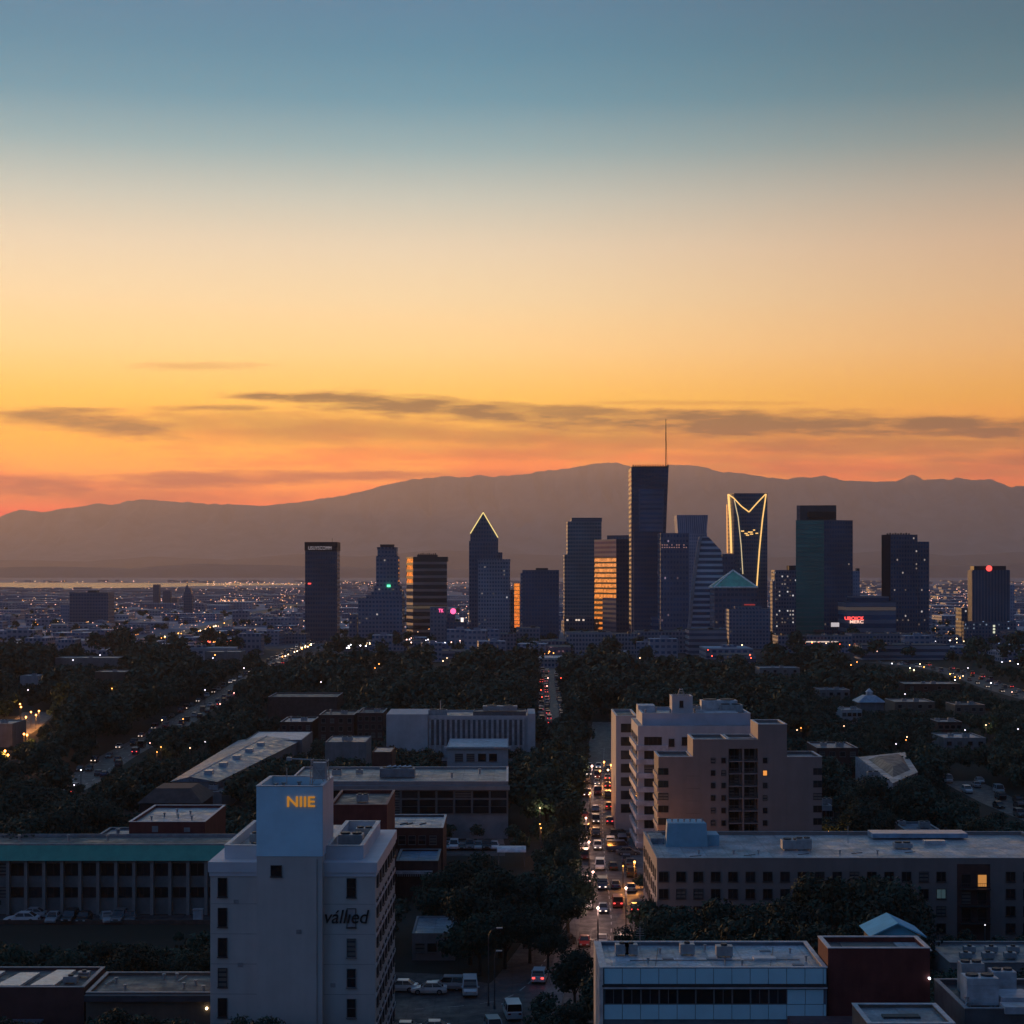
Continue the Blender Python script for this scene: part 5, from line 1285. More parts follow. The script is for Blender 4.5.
for p0, p1, py, hgt, dep, wm, rm, lab in [
    (817, 858, 748, 9, 18, brick_dark, roof_blue, 'flat blue roofed dark house right of the apartment block'),
    (944, 986, 738, 6, 18, grey_wall, roof_pale, 'low house with two pale blue roof patches in the right trees'),
    (938, 962, 722, 6, 14, brick_dark, roof_grey, 'small dim roof peeking between trees left of the far road'),
    (895, 935, 702, 7, 20, tan_wall, roof_grey, 'long tan low building near the bend of the far road'),
    (842, 862, 710, 5, 14, white_wall, roof_pale, 'tiny white roof house beside the cupola house'),
    (905, 940, 830, 6, 12, grey_wall, roof_blue, 'blue grey roofed house right behind the wide brown block'),
    (816, 832, 806, 6, 14, white_wall, roof_pale, 'small white roofed house at the right foot of the apartment block'),
    (905, 960, 684, 7, 20, brick_dark, roof_grey, 'dark flat building half hidden below the far right road'),
    (820, 850, 690, 7, 18, grey_wall, roof_grey, 'grey flat building at the edge of the wood below the teal tower'),
    (760, 800, 668, 8, 20, grey_wall, roof_pale, 'pale roof between trees below the pyramid building'),
    (955, 985, 705, 7, 16, tan_wall, roof_dark, 'dark roofed tan house inside the wood by the right road')]:
    D = DG(py, hgt); B = Block('low_house', lab, 'house', p0, p1, D, dep, RG, clear=(p0, p1, py-4, py+3)); B.walls(wm, rm, hgt, .3, rimmat=coping_grey)
    for c in range(4): window(B.o, -B.W/2+B.W*(c+.5)/4, 0, hgt-1.8, 1.5, 1.3, 0, frame_grey)
    B.unit(1.5, 5, hgt-.3); B.unit(-2.5, 9, hgt-.3, 1.8, 1.4, 1.0)
D = DG(700, 6)
B = Block('cupola_house', 'house with a pale blue hipped roof and small cupola in the wood', 'house', 860, 884, D, 12, clear=(855, 888, 692, 708))
mb = MB(); mb.prism([(-B.W/2, 0), (B.W/2, 0), (B.W/2, 12), (-B.W/2, 12)], 0, 5, 0, False); mb.build('wall', grey_wall, B.o)
mb = MB(); mb.prism([(-B.W/2-1, -1), (B.W/2+1, -1), (B.W/2+1, 13), (-B.W/2-1, 13)], 5, 7.6, 0, 0, True, .4); o = mb.build('roof', plain('roof_skyblue', (.24, .33, .42), .4), B.o)
mb = MB(); mb.prism([(-1.2, 4.8), (1.2, 4.8), (1.2, 7.2), (-1.2, 7.2)], 7.6, 9, 0, 0); mb.prism([(-1.5, 4.5), (1.5, 4.5), (1.5, 7.5), (-1.5, 7.5)], 9, 10.6, 0, 0, True, .05); mb.build('cupola', plain('cupola_white', (.5, .52, .55), .5), o)
# left wood roofs
for p0, p1, py, hgt, dep, wm, rm, lab in [
    (-20, 12, 724, 8, 18, grey_wall, roof_grey, 'grey rounded shed at the edge of the orange lit yard'),
    (95, 125, 672, 7, 20, tan_wall, roof_grey, 'long dim roof in the left wood below the freeway'),
    (55, 118, 658, 8, 24, grey_wall, roof_grey, 'wide dim roof at the far edge of the left wood'),
    (205, 240, 652, 8, 24, grey_wall, roof_grey, 'flat roof by the trees left of the avenue'),
    (20, 38, 676, 6, 16, white_wall, roof_pale, 'small white roof between trees above the lit yard')]:
    D = DG(py, hgt); B = Block('low_house', lab, 'house', p0, p1, D, dep, 'roofs in the left wood', clear=(p0, p1, py-4, py+5)); B.walls(wm, rm, hgt, .3, rimmat=coping_grey); B.unit(1.5, 5, hgt-.3)
# ------------------------------------------------------------------ roads
def ribbon(name, pts, hw, mat, z=.004, kind='structure'):
    mb = MB(); L = []
    for i, p in enumerate(pts):
        a = pts[max(i-1, 0)]; c = pts[min(i+1, len(pts)-1)]; l = math.hypot(c[0]-a[0], c[1]-a[1]); n = ((c[1]-a[1])/l, -(c[0]-a[0])/l)
        L.append(((p[0]-n[0]*hw, p[1]-n[1]*hw, z), (p[0]+n[0]*hw, p[1]+n[1]*hw, z)))
    for (a, b_), (c, d_) in zip(L, L[1:]): mb.face([a, b_, d_, c])
    return tag(mb.build(name, mat), kind=kind)
def dense(pts, step):
    out = []
    for a, b_ in zip(pts, pts[1:]):
        n = max(1, int(math.dist(a, b_)/step))
        out += [(a[0]+(b_[0]-a[0])*i/n, a[1]+(b_[1]-a[1])*i/n) for i in range(n)]
    return out+[pts[-1]]
def curve(pxs):
    """smooth ground line through the given points."""
    P = [G(*q) for q in pxs]; out = []
    for i in range(len(P)-1):
        p0, p1, p2, p3 = P[max(i-1, 0)], P[i], P[i+1], P[min(i+2, len(P)-1)]
        for k in range(8):
            t_ = k/8; out.append(tuple(.5*(2*p1[j]+(p2[j]-p0[j])*t_+(2*p0[j]-5*p1[j]+4*p2[j]-p3[j])*t_*t_+(3*p1[j]-p0[j]-3*p2[j]+p3[j])*t_**3) for j in (0, 1)))
    return out+[P[-1]]
road_mat = roofmat('road_asphalt', (.075, .07, .074), .6, .2)
pave_mat = roofmat('pavement_concrete', (.16, .15, .15), .7, .2)
STREET = curve([(600, 1010), (611, 935), (609, 895), (604, 850), (602, 805), (603, 775), (604, 752), (605, 736), (606, 722)])
UPPER = curve([(553, 726), (551, 712), (550, 695), (549, 678), (551, 664)])
AVENUE = curve([(-10, 818), (70, 787), (115, 758), (150, 739), (185, 719), (214, 701), (240, 685), (268, 668), (292, 653), (318, 641), (332, 633)])
RROAD = curve([(880, 662), (915, 666), (945, 670), (975, 679), (1000, 688), (1050, 702)])
RLANE = curve([(960, 781), (985, 794), (1010, 806), (1060, 826)])
YARD = curve([(-14, 745), (10, 735), (28, 722), (40, 712)])
BLANE = curve([(380, 1010), (440, 1008), (500, 1000), (528, 984), (544, 962), (556, 944), (566, 930)])
FREE = curve([(90, 648), (140, 641), (184, 633), (230, 622), (262, 612), (300, 604)])
for nm, P, hw, cl in (('road', STREET, 5.4, 1), ('road', UPPER, 5.4, 1), ('road', AVENUE, 5.8, 1), ('road', RROAD, 9, 1), ('road', RLANE, 5.5, 1), ('road', YARD, 7, 1), ('road', BLANE, 5.5, 0), ('road', FREE, 12, 0)):
    ribbon(nm, P, hw, road_mat, .006+.001*hw); ROADS.append((P, hw))
    if cl:
        for q in dense(P, 14):
            px, py = CX+q[0]*F/q[1], HY+H*F/q[1]; w_ = hw*F/q[1]*(.3 if P is AVENUE else .5)
            if (P is STREET and (py < 733 or py > 934)) or (P is UPPER and py > 715) or (P is AVENUE and not (640 < py < 664 or 692 < py < 720 or 744 < py < 780)): continue
            CLEAR.append((px-w_, px+w_, py-1.5, py+1, q[1]))
def offset(P, o):
    out = []
    for i, p in enumerate(P):
        a = P[max(i-1, 0)]; c = P[min(i+1, len(P)-1)]; l = math.hypot(c[0]-a[0], c[1]-a[1]); out.append((p[0]+(c[1]-a[1])/l*o, p[1]-(c[0]-a[0])/l*o))
    return out
for sgn in (-1, 1):
    Q = offset([p for p in STREET if p[1] < 620], sgn*6.9); mb = MB()
    for a, b_ in zip(Q, Q[1:]):
        l = math.dist(a, b_); n = ((b_[1]-a[1])/l*1.5, -(b_[0]-a[0])/l*1.5)
        mb.face([(a[0]-n[0], a[1]-n[1], .13), (a[0]+n[0], a[1]+n[1], .13), (b_[0]+n[0], b_[1]+n[1], .13), (b_[0]-n[0], b_[1]-n[1], .13)])
        for s2 in (-1, 1): mb.face([(a[0]+s2*n[0], a[1]+s2*n[1], 0), (b_[0]+s2*n[0], b_[1]+s2*n[1], 0), (b_[0]+s2*n[0], b_[1]+s2*n[1], .13), (a[0]+s2*n[0], a[1]+s2*n[1], .13)])
    tag(mb.build('pavement', pave_mat), kind='structure')
paint = plain('road_paint', (.45, .44, .42), .7)
def dashes(name, P, o, dash, gap, w=.16, z=.03):
    mb = MB(); Q = dense(offset(P, o), 1.0); acc = 0
    for a, b_ in zip(Q, Q[1:]):
        acc = (acc+math.dist(a, b_)) % (dash+gap)
        if acc < dash:
            l = math.dist(a, b_); n = ((b_[1]-a[1])/l*w/2, -(b_[0]-a[0])/l*w/2)
            mb.face([(a[0]-n[0], a[1]-n[1], z), (a[0]+n[0], a[1]+n[1], z), (b_[0]+n[0], b_[1]+n[1], z), (b_[0]-n[0], b_[1]-n[1], z)])
    tag(mb.build(name, paint), kind='structure')
dashes('road_marking', [p for p in STREET if p[1] < 620], 0, 3, 3); dashes('road_marking', BLANE, 0, 2, 3)
for o_ in (-3, 3): dashes('road_marking', AVENUE, o_, 4, 6, .2)
# asphalt yard at the street corner bottom middle, and the drive beside the white block
mb = MB(); P = [G(385, 1035), G(600, 1035), G(590, 1000), G(520, 990), G(440, 974), G(392, 972)]
mb.face([(*p, .003) for p in P]); tag(mb.build('yard', asphalt), kind='structure')
mb = MB(); P = [G(614, 872), G(640, 872), G(632, 812), G(612, 812)]; mb.face([(*p, .017) for p in P]); tag(mb.build('drive', asphalt), kind='structure')
FOOT.append((G(627, 845)[0], G(627, 845)[1], 6, 36))
mb = MB(); P = [G(476, 848), G(505, 848), G(502, 830), G(478, 830)]; mb.face([(*p, .005) for p in P]); tag(mb.build('path', pave_mat), kind='structure')
CLEAR.append((476, 504, 832, 846, 395)); CLEAR.append((448, 500, 842, 852, 392))
mb = MB(); P = [G(440, 856), G(505, 856), G(505, 844), G(440, 844)]; mb.face([(*p, .011) for p in P]); tag(mb.build('car_park', asphalt), kind='structure')
CLEAR.append((396, 515, 958, 1024, 290)); CLEAR.append((515, 562, 938, 984, 290)); CLEAR.append((0, 170, 908, 936, 310)); CLEAR.append((190, 204, 905, 925, 310))

# ------------------------------------------------------------------ vehicles
tyre = plain('tyre', (.02, .02, .02), .8); rim = plain('rim', (.3, .3, .32), .35, .6)
carglass = glass('car_glass', (.015, .018, .022), .06)
head_on = glow('headlight_lit', (1.0, .78, .62), 2.2, False); tail_on = glow('taillight_lit', (1.0, .06, .05), 3.2, False); head_off = plain('headlight_off', (.5, .52, .55), .15); tail_off = plain('taillight_off', (.18, .01, .01), .2)
amber_on = glow('amber_lit', (1.0, .33, .08), 9, False)
PAINT = {k: plain('car_paint_'+k, c, .28, .15, .04) for k, c in (('white', (.62, .64, .66)), ('silver', (.33, .35, .37)), ('dark', (.03, .032, .036)), ('blue', (.05, .08, .16)), ('red', (.20, .025, .025)), ('grey', (.12, .125, .13)))}
KIND = {'sedan': dict(L=[(-2.3, .76, .36, .80), (-2.2, .87, .28, .92), (-1.4, .9, .22, .96), (.9, .9, .22, .93), (1.9, .87, .25, .76), (2.25, .78, .32, .64)], g=(-1.85, 1.05, -1.05, .25, .92, 1.46), w=(.80, .62)),
        'suv': dict(L=[(-2.3, .80, .42, 1.0), (-2.25, .92, .34, 1.08), (-1.4, .95, .30, 1.1), (1.0, .95, .30, 1.06), (2.0, .92, .32, .98), (2.3, .82, .38, .82)], g=(-2.2, 1.05, -2.0, .35, 1.06, 1.78), w=(.86, .72)),
        'van': dict(L=[(-2.5, .88, .40, 1.1), (-2.45, .96, .32, 1.2), (-1.4, .98, .30, 1.2), (1.4, .98, .30, 1.15), (2.2, .94, .32, 1.0), (2.45, .84, .40, .84)], g=(-2.42, 1.75, -2.35, 1.0, 1.14, 2.05), w=(.92, .82))}
def car_bits(kind):
    k = KIND[kind]; body, gl = MB(), MB()
    S = []
    for x_, w_, a, b_ in k['L']: S.append([(x_, -w_*.96, a), (x_, w_*.96, a), (x_, w_, (a+b_)/2), (x_, w_*.90, b_), (x_, -w_*.90, b_), (x_, -w_, (a+b_)/2)])
    for A, Bq in zip(S, S[1:]):
        for i in range(6): j = (i+1) % 6; body.face([A[j], A[i], Bq[i], Bq[j]], 0)
    body.face(S[0], 0); body.face(S[-1][::-1], 0)
    x0, x1, t0, t1, zb_, zt_ = k['g']; wb, wt = k['w']
    b4 = [(x0, -wb, zb_), (x1, -wb, zb_), (x1, wb, zb_), (x0, wb, zb_)]; t4 = [(t0, -wt, zt_), (t1, -wt, zt_), (t1, wt, zt_), (t0, wt, zt_)]
    for i in range(4): j = (i+1) % 4; gl.face([b4[i], b4[j], t4[j], t4[i]], 0)
    e = .05; body.face([(p[0]-(e if p[0] < 0 else -e), p[1]*1.05, p[2]+.015) for p in t4], 0)
    for i in range(4):
        j = (i+1) % 4; body.face([(t4[i][0], t4[i][1]*1.05, t4[i][2]+.015), (t4[i][0], t4[i][1]*1.05, t4[i][2]-.09), (t4[j][0], t4[j][1]*1.05, t4[j][2]-.09), (t4[j][0], t4[j][1]*1.05, t4[j][2]+.015)], 0)
        body.tube(b4[i], t4[i], .055, 0, 4)
    for sy in (-1, 1):
        m0 = ((x0+x1)/2-.1, sy*wb*1.01, zb_); m1 = ((t0+t1)/2, sy*wt*1.02, zt_); body.tube(m0, m1, .05, 0, 4)
        body.box(x1-.45, x1-.2, sy*(wb+.16)-.1, sy*(wb+.16)+.1, zb_, zb_+.14)
    w = [((-1.35, sy*.80), (1.4, sy*.80)) for sy in (-1, 1)]
    xf, xr = k['L'][-1], k['L'][0]
    return body, gl, [p for q in w for p in q], (xf[0], xf[1]*.66, xf[3]*.86), (xr[0], xr[1]*.72, xr[3]*.86)
BIT, ONE, PROTO = {}, {}, {}
for kd in KIND: BIT[kd] = car_bits(kd)
def lightbox(front, p):
    mb = MB(); x_, y_, z_ = 0, 0, 0; mb.box(-.06, .06, -.17, .17, -.09, .09); return mb
LBOX = {}
def car_parts(kind, col, loc, rz, label, cat='car', name='parked_car', lit=None, group=None, s=1.12):
    body, gl, wh, hf, tl = BIT[kind]
    key = (kind, col)
    if key not in PROTO: PROTO[key] = (body.data(PAINT[col]), gl.data(carglass))
    if 'wheel' not in LBOX:
        mb = MB(); mb.tube((0, -.11, 0), (0, .11, 0), .34, 0, 16); LBOX['wheel'] = mb.data(tyre); mb = MB(); mb.tube((0, -.125, 0), (0, .125, 0), .2, 0, 12); LBOX['rim'] = mb.data(rim)
        for nm, mt_ in (('h0', head_off), ('h1', head_on), ('t0', tail_off), ('t1', tail_on), ('h2', amber_on)): LBOX[nm] = lightbox(True, None).data(mt_)
    o = thing(name, label, cat, (*loc, 0.02), rz, group); o.scale = (s, s, s)
    put('body', PROTO[key][0], o); put('window', PROTO[key][1], o)
    for p in wh: w_ = put('wheel', LBOX['wheel'], o, (p[0], p[1], .34)); put('rim', LBOX['rim'], w_)
    for sy in (-1, 1):
        put('headlight', LBOX['h1' if lit in ('head', 'both') else 'h0'], o, (hf[0], sy*hf[1], hf[2])); put('taillight', LBOX['t1' if lit in ('tail', 'both') else 't0'], o, (tl[0], sy*tl[1], tl[2]))
    return o
def car_one(kind, col, lit, loc, rz, label, group, name='car', s=1.1):
    key = (kind, col, lit)
    if key not in ONE:
        body, gl, wh, hf, tl = BIT[kind]; mb = MB()
        for src, mi in ((body, 0), (gl, 1)):
            for f_ in src.f: mb.face([src.v[i] for i in f_], mi)
        for p in wh: mb.tube((p[0], p[1]-.11, .34), (p[0], p[1]+.11, .34), .34, 2, 10)
        for sy in (-1, 1):
            mb.box(hf[0]-.06, hf[0]+.08, sy*hf[1]-.15, sy*hf[1]+.15, hf[2]-.09, hf[2]+.09, 3); mb.box(tl[0]-.08, tl[0]+.06, sy*tl[1]-.15, sy*tl[1]+.15, tl[2]-.09, tl[2]+.09, 4)
        ONE[key] = mb.data([PAINT[col], carglass, tyre, head_on if lit in ('head', 'both') else head_off, tail_on if lit in ('tail', 'both') else tail_off])
    o = put(name, ONE[key], None, (*loc, .02), rz); o.scale = (s, s, s); return tag(o, label, 'car', group)

LOT = 'cars in the small lots and yard'
for kd, col, px, py, deg, lit, lab in [
    ('sedan', 'white', 429, 993.5, 180, None, 'white sedan parked side on beside the white van in the corner yard'),
    ('suv', 'silver', 447, 989.5, 176, None, 'silver car half hidden behind the side on white sedan'),
    ('sedan', 'white', 400, 991, 175, None, 'white car just showing past the edge of the white tower'),
    ('van', 'white', 470, 994, -88, None, 'white van facing the viewer beside the white sedan'),
    ('van', 'white', 512.5, 1017, 96, None, 'white van seen from above on the lane below the street lamp'),
    ('suv', 'white', 539.5, 981, 84, 'tail', 'pale car with glowing red tail lights driving away up the lane'),
    ('sedan', 'white', 402, 1034, 178, None, 'white car cut off by the bottom edge, next to the tower'),
    ('sedan', 'white', 431, 1033, 182, None, 'white car cut off by the bottom edge, with dark rear window'),
    ('suv', 'silver', 494, 1034, -80, None, 'car roof cut off by the bottom edge below the lamp post'),
    ('suv', 'dark', 566, 946, 70, None, 'dark car parked under trees at the top of the lane')]:
    car_parts(kd, col, G(px, py), R(deg), lab, 'van' if kd == 'van' else 'car', 'van' if kd == 'van' else 'parked_car', lit, LOT)
TL = 'cars parked before the teal fascia office'
for kd, col, px, py, deg, lab, s in [
    ('sedan', 'white', 22, 923, 180, 'long white sedan parked side on before the teal fascia office', 1.3),
    ('sedan', 'silver', 31, 917.5, 180, 'silver car half hidden behind the long white sedan', 1.15),
    ('sedan', 'silver', 53, 922, -88, 'silver car nose out next to the white sedan', 1.15),
    ('suv', 'dark', 70, 922, -92, 'dark car nose out, second from the white sedan', 1.15),
    ('sedan', 'dark', 84, 921.5, -90, 'dark car nose out, last before the gap in the row', 1.15),
    ('sedan', 'silver', 107, 922, -70, 'silver car parked at an angle after the gap in the row', 1.15),
    ('suv', 'grey', 119, 922, -90, 'grey car in the middle of the right hand group', 1.15),
    ('sedan', 'grey', 130, 921, -80, 'grey car at the end of the row nearest the bush', 1.15)]:
    car_parts(kd, col, G(px, py), R(deg), lab, 'car', 'parked_car', None, TL, s)
o = thing('utility_cabinet', 'tall white cabinet standing in the car park by the white tower', 'cabinet', (*G(198, 922), 0))
mb = MB(); mb.box(-.75, .75, -.6, .6, .1, 2.1); mb.build('body', plain('cabinet_white', (.5, .53, .56), .5), o); mb = MB(); mb.box(-.7, .7, -.64, -.6, .2, 2.0); mb.build('door', plain('cabinet_door', (.42, .46, .5), .5), o); mb = MB(); mb.box(-.85, .85, -.7, .7, 2.1, 2.25); mb.build('roof', unit_grey, o)
for i, px in enumerate((446, 454, 462, 470, 478, 487, 494)): car_parts(('sedan', 'suv')[i % 2], ('silver', 'white', 'dark', 'grey', 'silver', 'dark', 'white')[i], G(px, 849), R(-90), ('silver', 'white', 'dark', 'grey', 'silver', 'dark', 'white')[i]+' car number in the row under trees right of the brick building', 'car', 'parked_car', None, 'cars in the row under the trees')['label'] = 'car in the dim row under trees beside the brick building'
rr = random.Random(21)
def along(P, y0, y1):
    Q = dense(P, 1.0); return [(q, Q[min(i+1, len(Q)-1)]) for i, q in enumerate(Q) if y0 <= q[1] <= y1]
def traffic(P, y0, y1, lanes, gap, lab, group, parts=False, cols=('white', 'silver', 'dark', 'grey', 'dark', 'grey', 'blue', 'red')):
    Q = along(P, y0, y1)
    for off, away, lit, park in lanes:
        i = rr.uniform(0, gap)
        while i < len(Q)-1:
            q, n_ = Q[int(i)]; l = math.dist(q, n_) or 1; dx, dy = (n_[0]-q[0])/l, (n_[1]-q[1])/l
            if dy < 0: dx, dy = -dx, -dy
            loc = (q[0]+dy*off+rr.uniform(-.3, .3), q[1]-dx*off); rz = math.atan2(dy, dx)+(0 if away else math.pi)+rr.uniform(-.03, .03)
            l_ = lit if rr.random() < .5 else None
            kd = rr.choice(('sedan', 'sedan', 'suv', 'van')); c = rr.choice(cols)
            lb = lab.format(state='parked' if park else ('driving away' if away else 'coming this way'))
            if parts: car_parts(kd, c, loc, rz, lb, 'car', 'parked_car' if park else 'car', l_, group, 1.0)
            else: car_one(kd, c, l_, loc, rz, lb, group, 'parked_car' if park else 'car')
            i += rr.uniform(gap*.75, gap*1.6)
ST = 'cars on the lit street'
traffic(STREET, 285, 470, [(-4.2, False, None, True), (-1.4, False, 'head', False), (1.5, True, 'tail', False), (4.3, True, 'tail', True)], 21, 'car {state} on the pink lit street left of the white balcony block', ST, True)
traffic(STREET, 470, 560, [(-4.2, False, 'head', False), (-1.4, False, 'head', False), (1.5, True, 'tail', False), (4.3, True, None, True)], 18, 'car {state} at the glowing crossing behind the white balcony block', 'cars at the crossing')
traffic(UPPER, 700, 1100, [(-4.2, True, 'tail', False), (-1.4, True, 'tail', False), (4.2, False, None, True)], 13, 'car {state} on the narrow far stretch of street above the finned building', 'cars on the far street')
AV = 'cars on the left avenue'
traffic(AVENUE, 430, 720, [(-4.6, False, 'head', False), (-1.8, False, None, True), (2.4, True, None, False), (4.6, True, 'tail', False)], 30, 'car {state} on the near stretch of the avenue through the left wood', AV)
traffic(AVENUE, 720, 1180, [(-6.4, False, 'head', False), (2.4, True, None, False), (5.4, True, 'tail', False)], 20, 'car {state} on the upper stretch of the avenue through the left wood', AV)
traffic(AVENUE, 1180, 1700, [(-6, False, 'head', False), (-2.4, False, 'head', False), (2.4, False, 'head', False), (6, True, 'head', False)], 26, 'car {state} in the bright stream by the slab tower foot', 'cars in the bright stream')
traffic(RROAD, 800, 1300, [(-6, False, 'head', False), (2, True, None, False), (6, True, 'tail', False)], 22, 'car {state} on the far road curving through the right wood', 'cars on the right road')
traffic(RLANE, 420, 560, [(-4, False, None, True), (1.5, True, None, False), (4.3, False, None, True)], 17, 'car {state} in the packed lane at the right edge', 'cars in the right lane', cols=('silver', 'grey', 'dark', 'white', 'dark'))
for k, (px, py) in enumerate(((621, 838), (622, 846), (628, 855), (631, 876), (619, 851), (630, 866))): car_parts(('suv', 'van', 'sedan')[k % 3], ('dark', 'blue', 'grey')[k % 3], G(px, py), R(90 if k % 2 else 0), 'dark vehicle parked in the drive beside the white balcony block', 'car', 'parked_car', None, 'cars in the drive')

# ------------------------------------------------------------------ street lamps
pole_m = plain('pole_metal', (.10, .10, .11), .5, .4)
def curved_lamp(px, py, hgt, reach, label, lit=None):
    x_, y_ = G(px, py); o = thing('street_lamp', label, 'street lamp', (x_, y_, 0), 0, None)
    mb = MB(); mb.tube((0, 0, 0), (0, 0, .5), .16, 0, 10); mb.tube((0, 0, .5), (0, 0, hgt-1.4), .10, 0, 8, .07); mb.build('pole', pole_m, o)
    mb = MB(); n = 6
    P = [(reach*(1-math.cos(math.pi/2*i/n)), 0, hgt-1.4+1.4*math.sin(math.pi/2*i/n)) for i in range(n+1)]
    for a, b_ in zip(P, P[1:]): mb.tube(a, b_, .06, 0, 6)
    mb.build('arm', pole_m, o); mb = MB(); mb.box(reach-.1, reach+.75, -.16, .16, hgt-.1, hgt+.06); mb.build('lamp_head', lit or plain('lamp_glass', (.4, .42, .45), .3), o); return o
curved_lamp(488.5, 1006, 10.8, 1.2, 'tall unlit street lamp with curved arm in the corner yard')
o = curved_lamp(494.5, 1009, 8.0, .3, 'shorter unlit lamp post standing right of the tall curved lamp')
curved_lamp(559, 932, 9.0, 1.0, 'unlit street lamp among trees at the top of the lane')
LAMPC = {'orange': (1.0, .36, .07), 'pink': (1.0, .55, .42), 'white': (.95, .9, 1.0), 'warm': (1.0, .68, .38), 'red': (1.0, .10, .05)}
LM = {}
def lamp_mesh(col, s, hgt, bulb):
    key = (col, s, hgt, bulb)
    if key not in LM:
        mb = MB(); mb.tube((0, 0, 0), (0, 0, hgt), .10+bulb*.06, 0, 5)
        n = 8
        for i in range(n):
            for j in range(4):
                f_ = lambda a, b_: (bulb*math.cos(2*math.pi*a/n)*math.cos(math.pi*(b_/4-.5)), bulb*math.sin(2*math.pi*a/n)*math.cos(math.pi*(b_/4-.5)), hgt+bulb+bulb*math.sin(math.pi*(b_/4-.5)))
                mb.face([f_(i, j), f_(i+1, j), f_(i+1, j+1), f_(i, j+1)], 1)
        LM[key] = mb.data([pole_m, glow('lamp_%s_%g' % (col, s), LAMPC[col], s, False)])
    return LM[key]
def lamp(px, py, col, s=8., hgt=8., bulb=.3, light=0., label='', group=None, wide=1.0):
    """py is the row of the lit head."""
    D_ = DG(py, hgt+bulb); x_ = X(px, D_)
    o = put('street_lamp', lamp_mesh(col, s, hgt, round(bulb, 2)), None, (x_, D_, 0)); tag(o, label, 'street lamp', group)
    if light:
        l = bpy.data.lights.new('lamp_glow', 'POINT'); l.energy = light; l.color = LAMPC[col]; l.shadow_soft_size = .4
        lo = bpy.data.objects.new('lamp_glow', l); COL.objects.link(lo); lo.parent = o; lo.location = (0, 0, hgt-.4)
    CLEAR.append((px-1.5, px+1.5, py-2, py+2, D_)); return o
SG = 'lit lamps along the pink street'
for px, py, c, e in ((589, 842, 'pink', 1500), (593, 872, 'pink', 1500), (626, 888, 'pink', 900), (598, 908, 'pink', 1300), (586, 818, 'pink', 1500), (590, 793, 'orange', 1600), (622, 800, 'pink', 1300)):
    lamp(px, py, c, 7, 6.5, .22, e, 'lit street lamp beside the pink lit street', SG)
CG = 'lamps at the glowing crossing'
for px, py, c, e in ((592, 766, 'pink', 2000), (604, 762, 'orange', 2500), (611, 765, 'orange', 2500), (617, 760, 'orange', 0), (608, 770, 'warm', 0), (600, 771, 'orange', 0), (614, 745, 'pink', 900), (613, 738, 'pink', 0), (612, 730, 'pink', 0), (620, 772, 'orange', 900)):
    lamp(px, py, c, 9, 6.0, .26, e, 'glowing lamp at the street crossing left of the white balcony block', CG)
lamp(634.5, 862, 'orange', 10, 4.5, .22, 2600, 'orange lamp lighting the forecourt between the white block and the wide brown block'); lamp(623, 866, 'orange', 4, 4, .16, 500, 'small orange lamp on the forecourt gate')
lamp(828.5, 833, 'orange', 16, 5, .42, 1500, 'big orange lamp glowing at the right foot of the apartment block')
YG = 'orange lamps in the lit yard'
for px, py, e in ((36, 715, 5000), (26, 717, 4000), (31, 712, 0), (21, 707, 0), (20, 704, 1500), (5, 751, 3500), (8, 755, 0), (27, 735, 2500), (24, 734, 0), (39, 711, 3000)):
    lamp(px, py, 'orange', 12, 5, .34, e, 'orange lamp in the lit yard at the left edge', YG)
MISC = [(112, 688.5, 'orange', 9), (28, 690, 'white', 5), (162, 720, 'warm', 7), (150, 743, 'pink', 6), (161, 747, 'orange', 8), (157, 752, 'orange', 7), (205, 690, 'white', 5), (81, 770, 'white', 8), (74, 785, 'white', 6), (190, 748, 'warm', 6), (205, 742, 'white', 5),
        (234, 693, 'pink', 6), (220, 704, 'pink', 7), (183, 719, 'orange', 8), (73, 660, 'white', 5), (100, 655, 'white', 5), (215, 655, 'orange', 9), (213, 658, 'white', 5), (244, 668, 'white', 5), (321, 682, 'white', 5), (379, 664, 'orange', 8), (375, 668, 'orange', 6),
        (443, 661, 'warm', 7), (447, 658, 'warm', 5), (300, 693, 'white', 4), (497, 671, 'white', 5), (547, 686, 'pink', 6), (541, 690, 'red', 7), (542, 697, 'red', 6), (548, 678, 'pink', 6), (561, 678, 'red', 5), (797, 730, 'warm', 6), (801, 728, 'orange', 7), (844, 726, 'warm', 5), (907, 737, 'warm', 6), (906, 740, 'orange', 5), (896, 744, 'white', 5),
        (986, 725, 'warm', 7), (989, 724, 'orange', 6), (1018, 729, 'white', 5), (905, 694, 'white', 5), (965, 730, 'white', 5), (851, 665, 'orange', 7), (857, 662, 'orange', 6), (892, 663.5, 'white', 6), (910, 668, 'warm', 11), (914, 670, 'warm', 12), (924, 667, 'orange', 11), (920, 664, 'warm', 8), (950, 674, 'orange', 12), (955, 677, 'orange', 10), (960, 678, 'orange', 9), (963, 676, 'warm', 6), (991, 683, 'white', 8), (968, 668, 'white', 4), (1018, 664, 'white', 7), (1010, 661, 'warm', 6), (1002, 662, 'white', 5), (1012, 692, 'pink', 5), (955, 680, 'white', 7),
        (750, 655, 'red', 14), (751, 658, 'red', 10), (738, 648, 'warm', 10), (742, 645, 'warm', 9), (726, 646, 'warm', 12), (729, 648, 'warm', 11), (733, 645, 'warm', 9), (722, 649, 'warm', 8), (671, 648, 'warm', 9), (676, 645, 'warm', 7), (668, 650, 'white', 6), (640, 658, 'warm', 6), (712, 656, 'red', 7), (708, 650, 'red', 6), (540, 808, 'warm', 7), (540, 824, 'orange', 9), (541, 828, 'orange', 9), (985, 925, 'white', 3)]
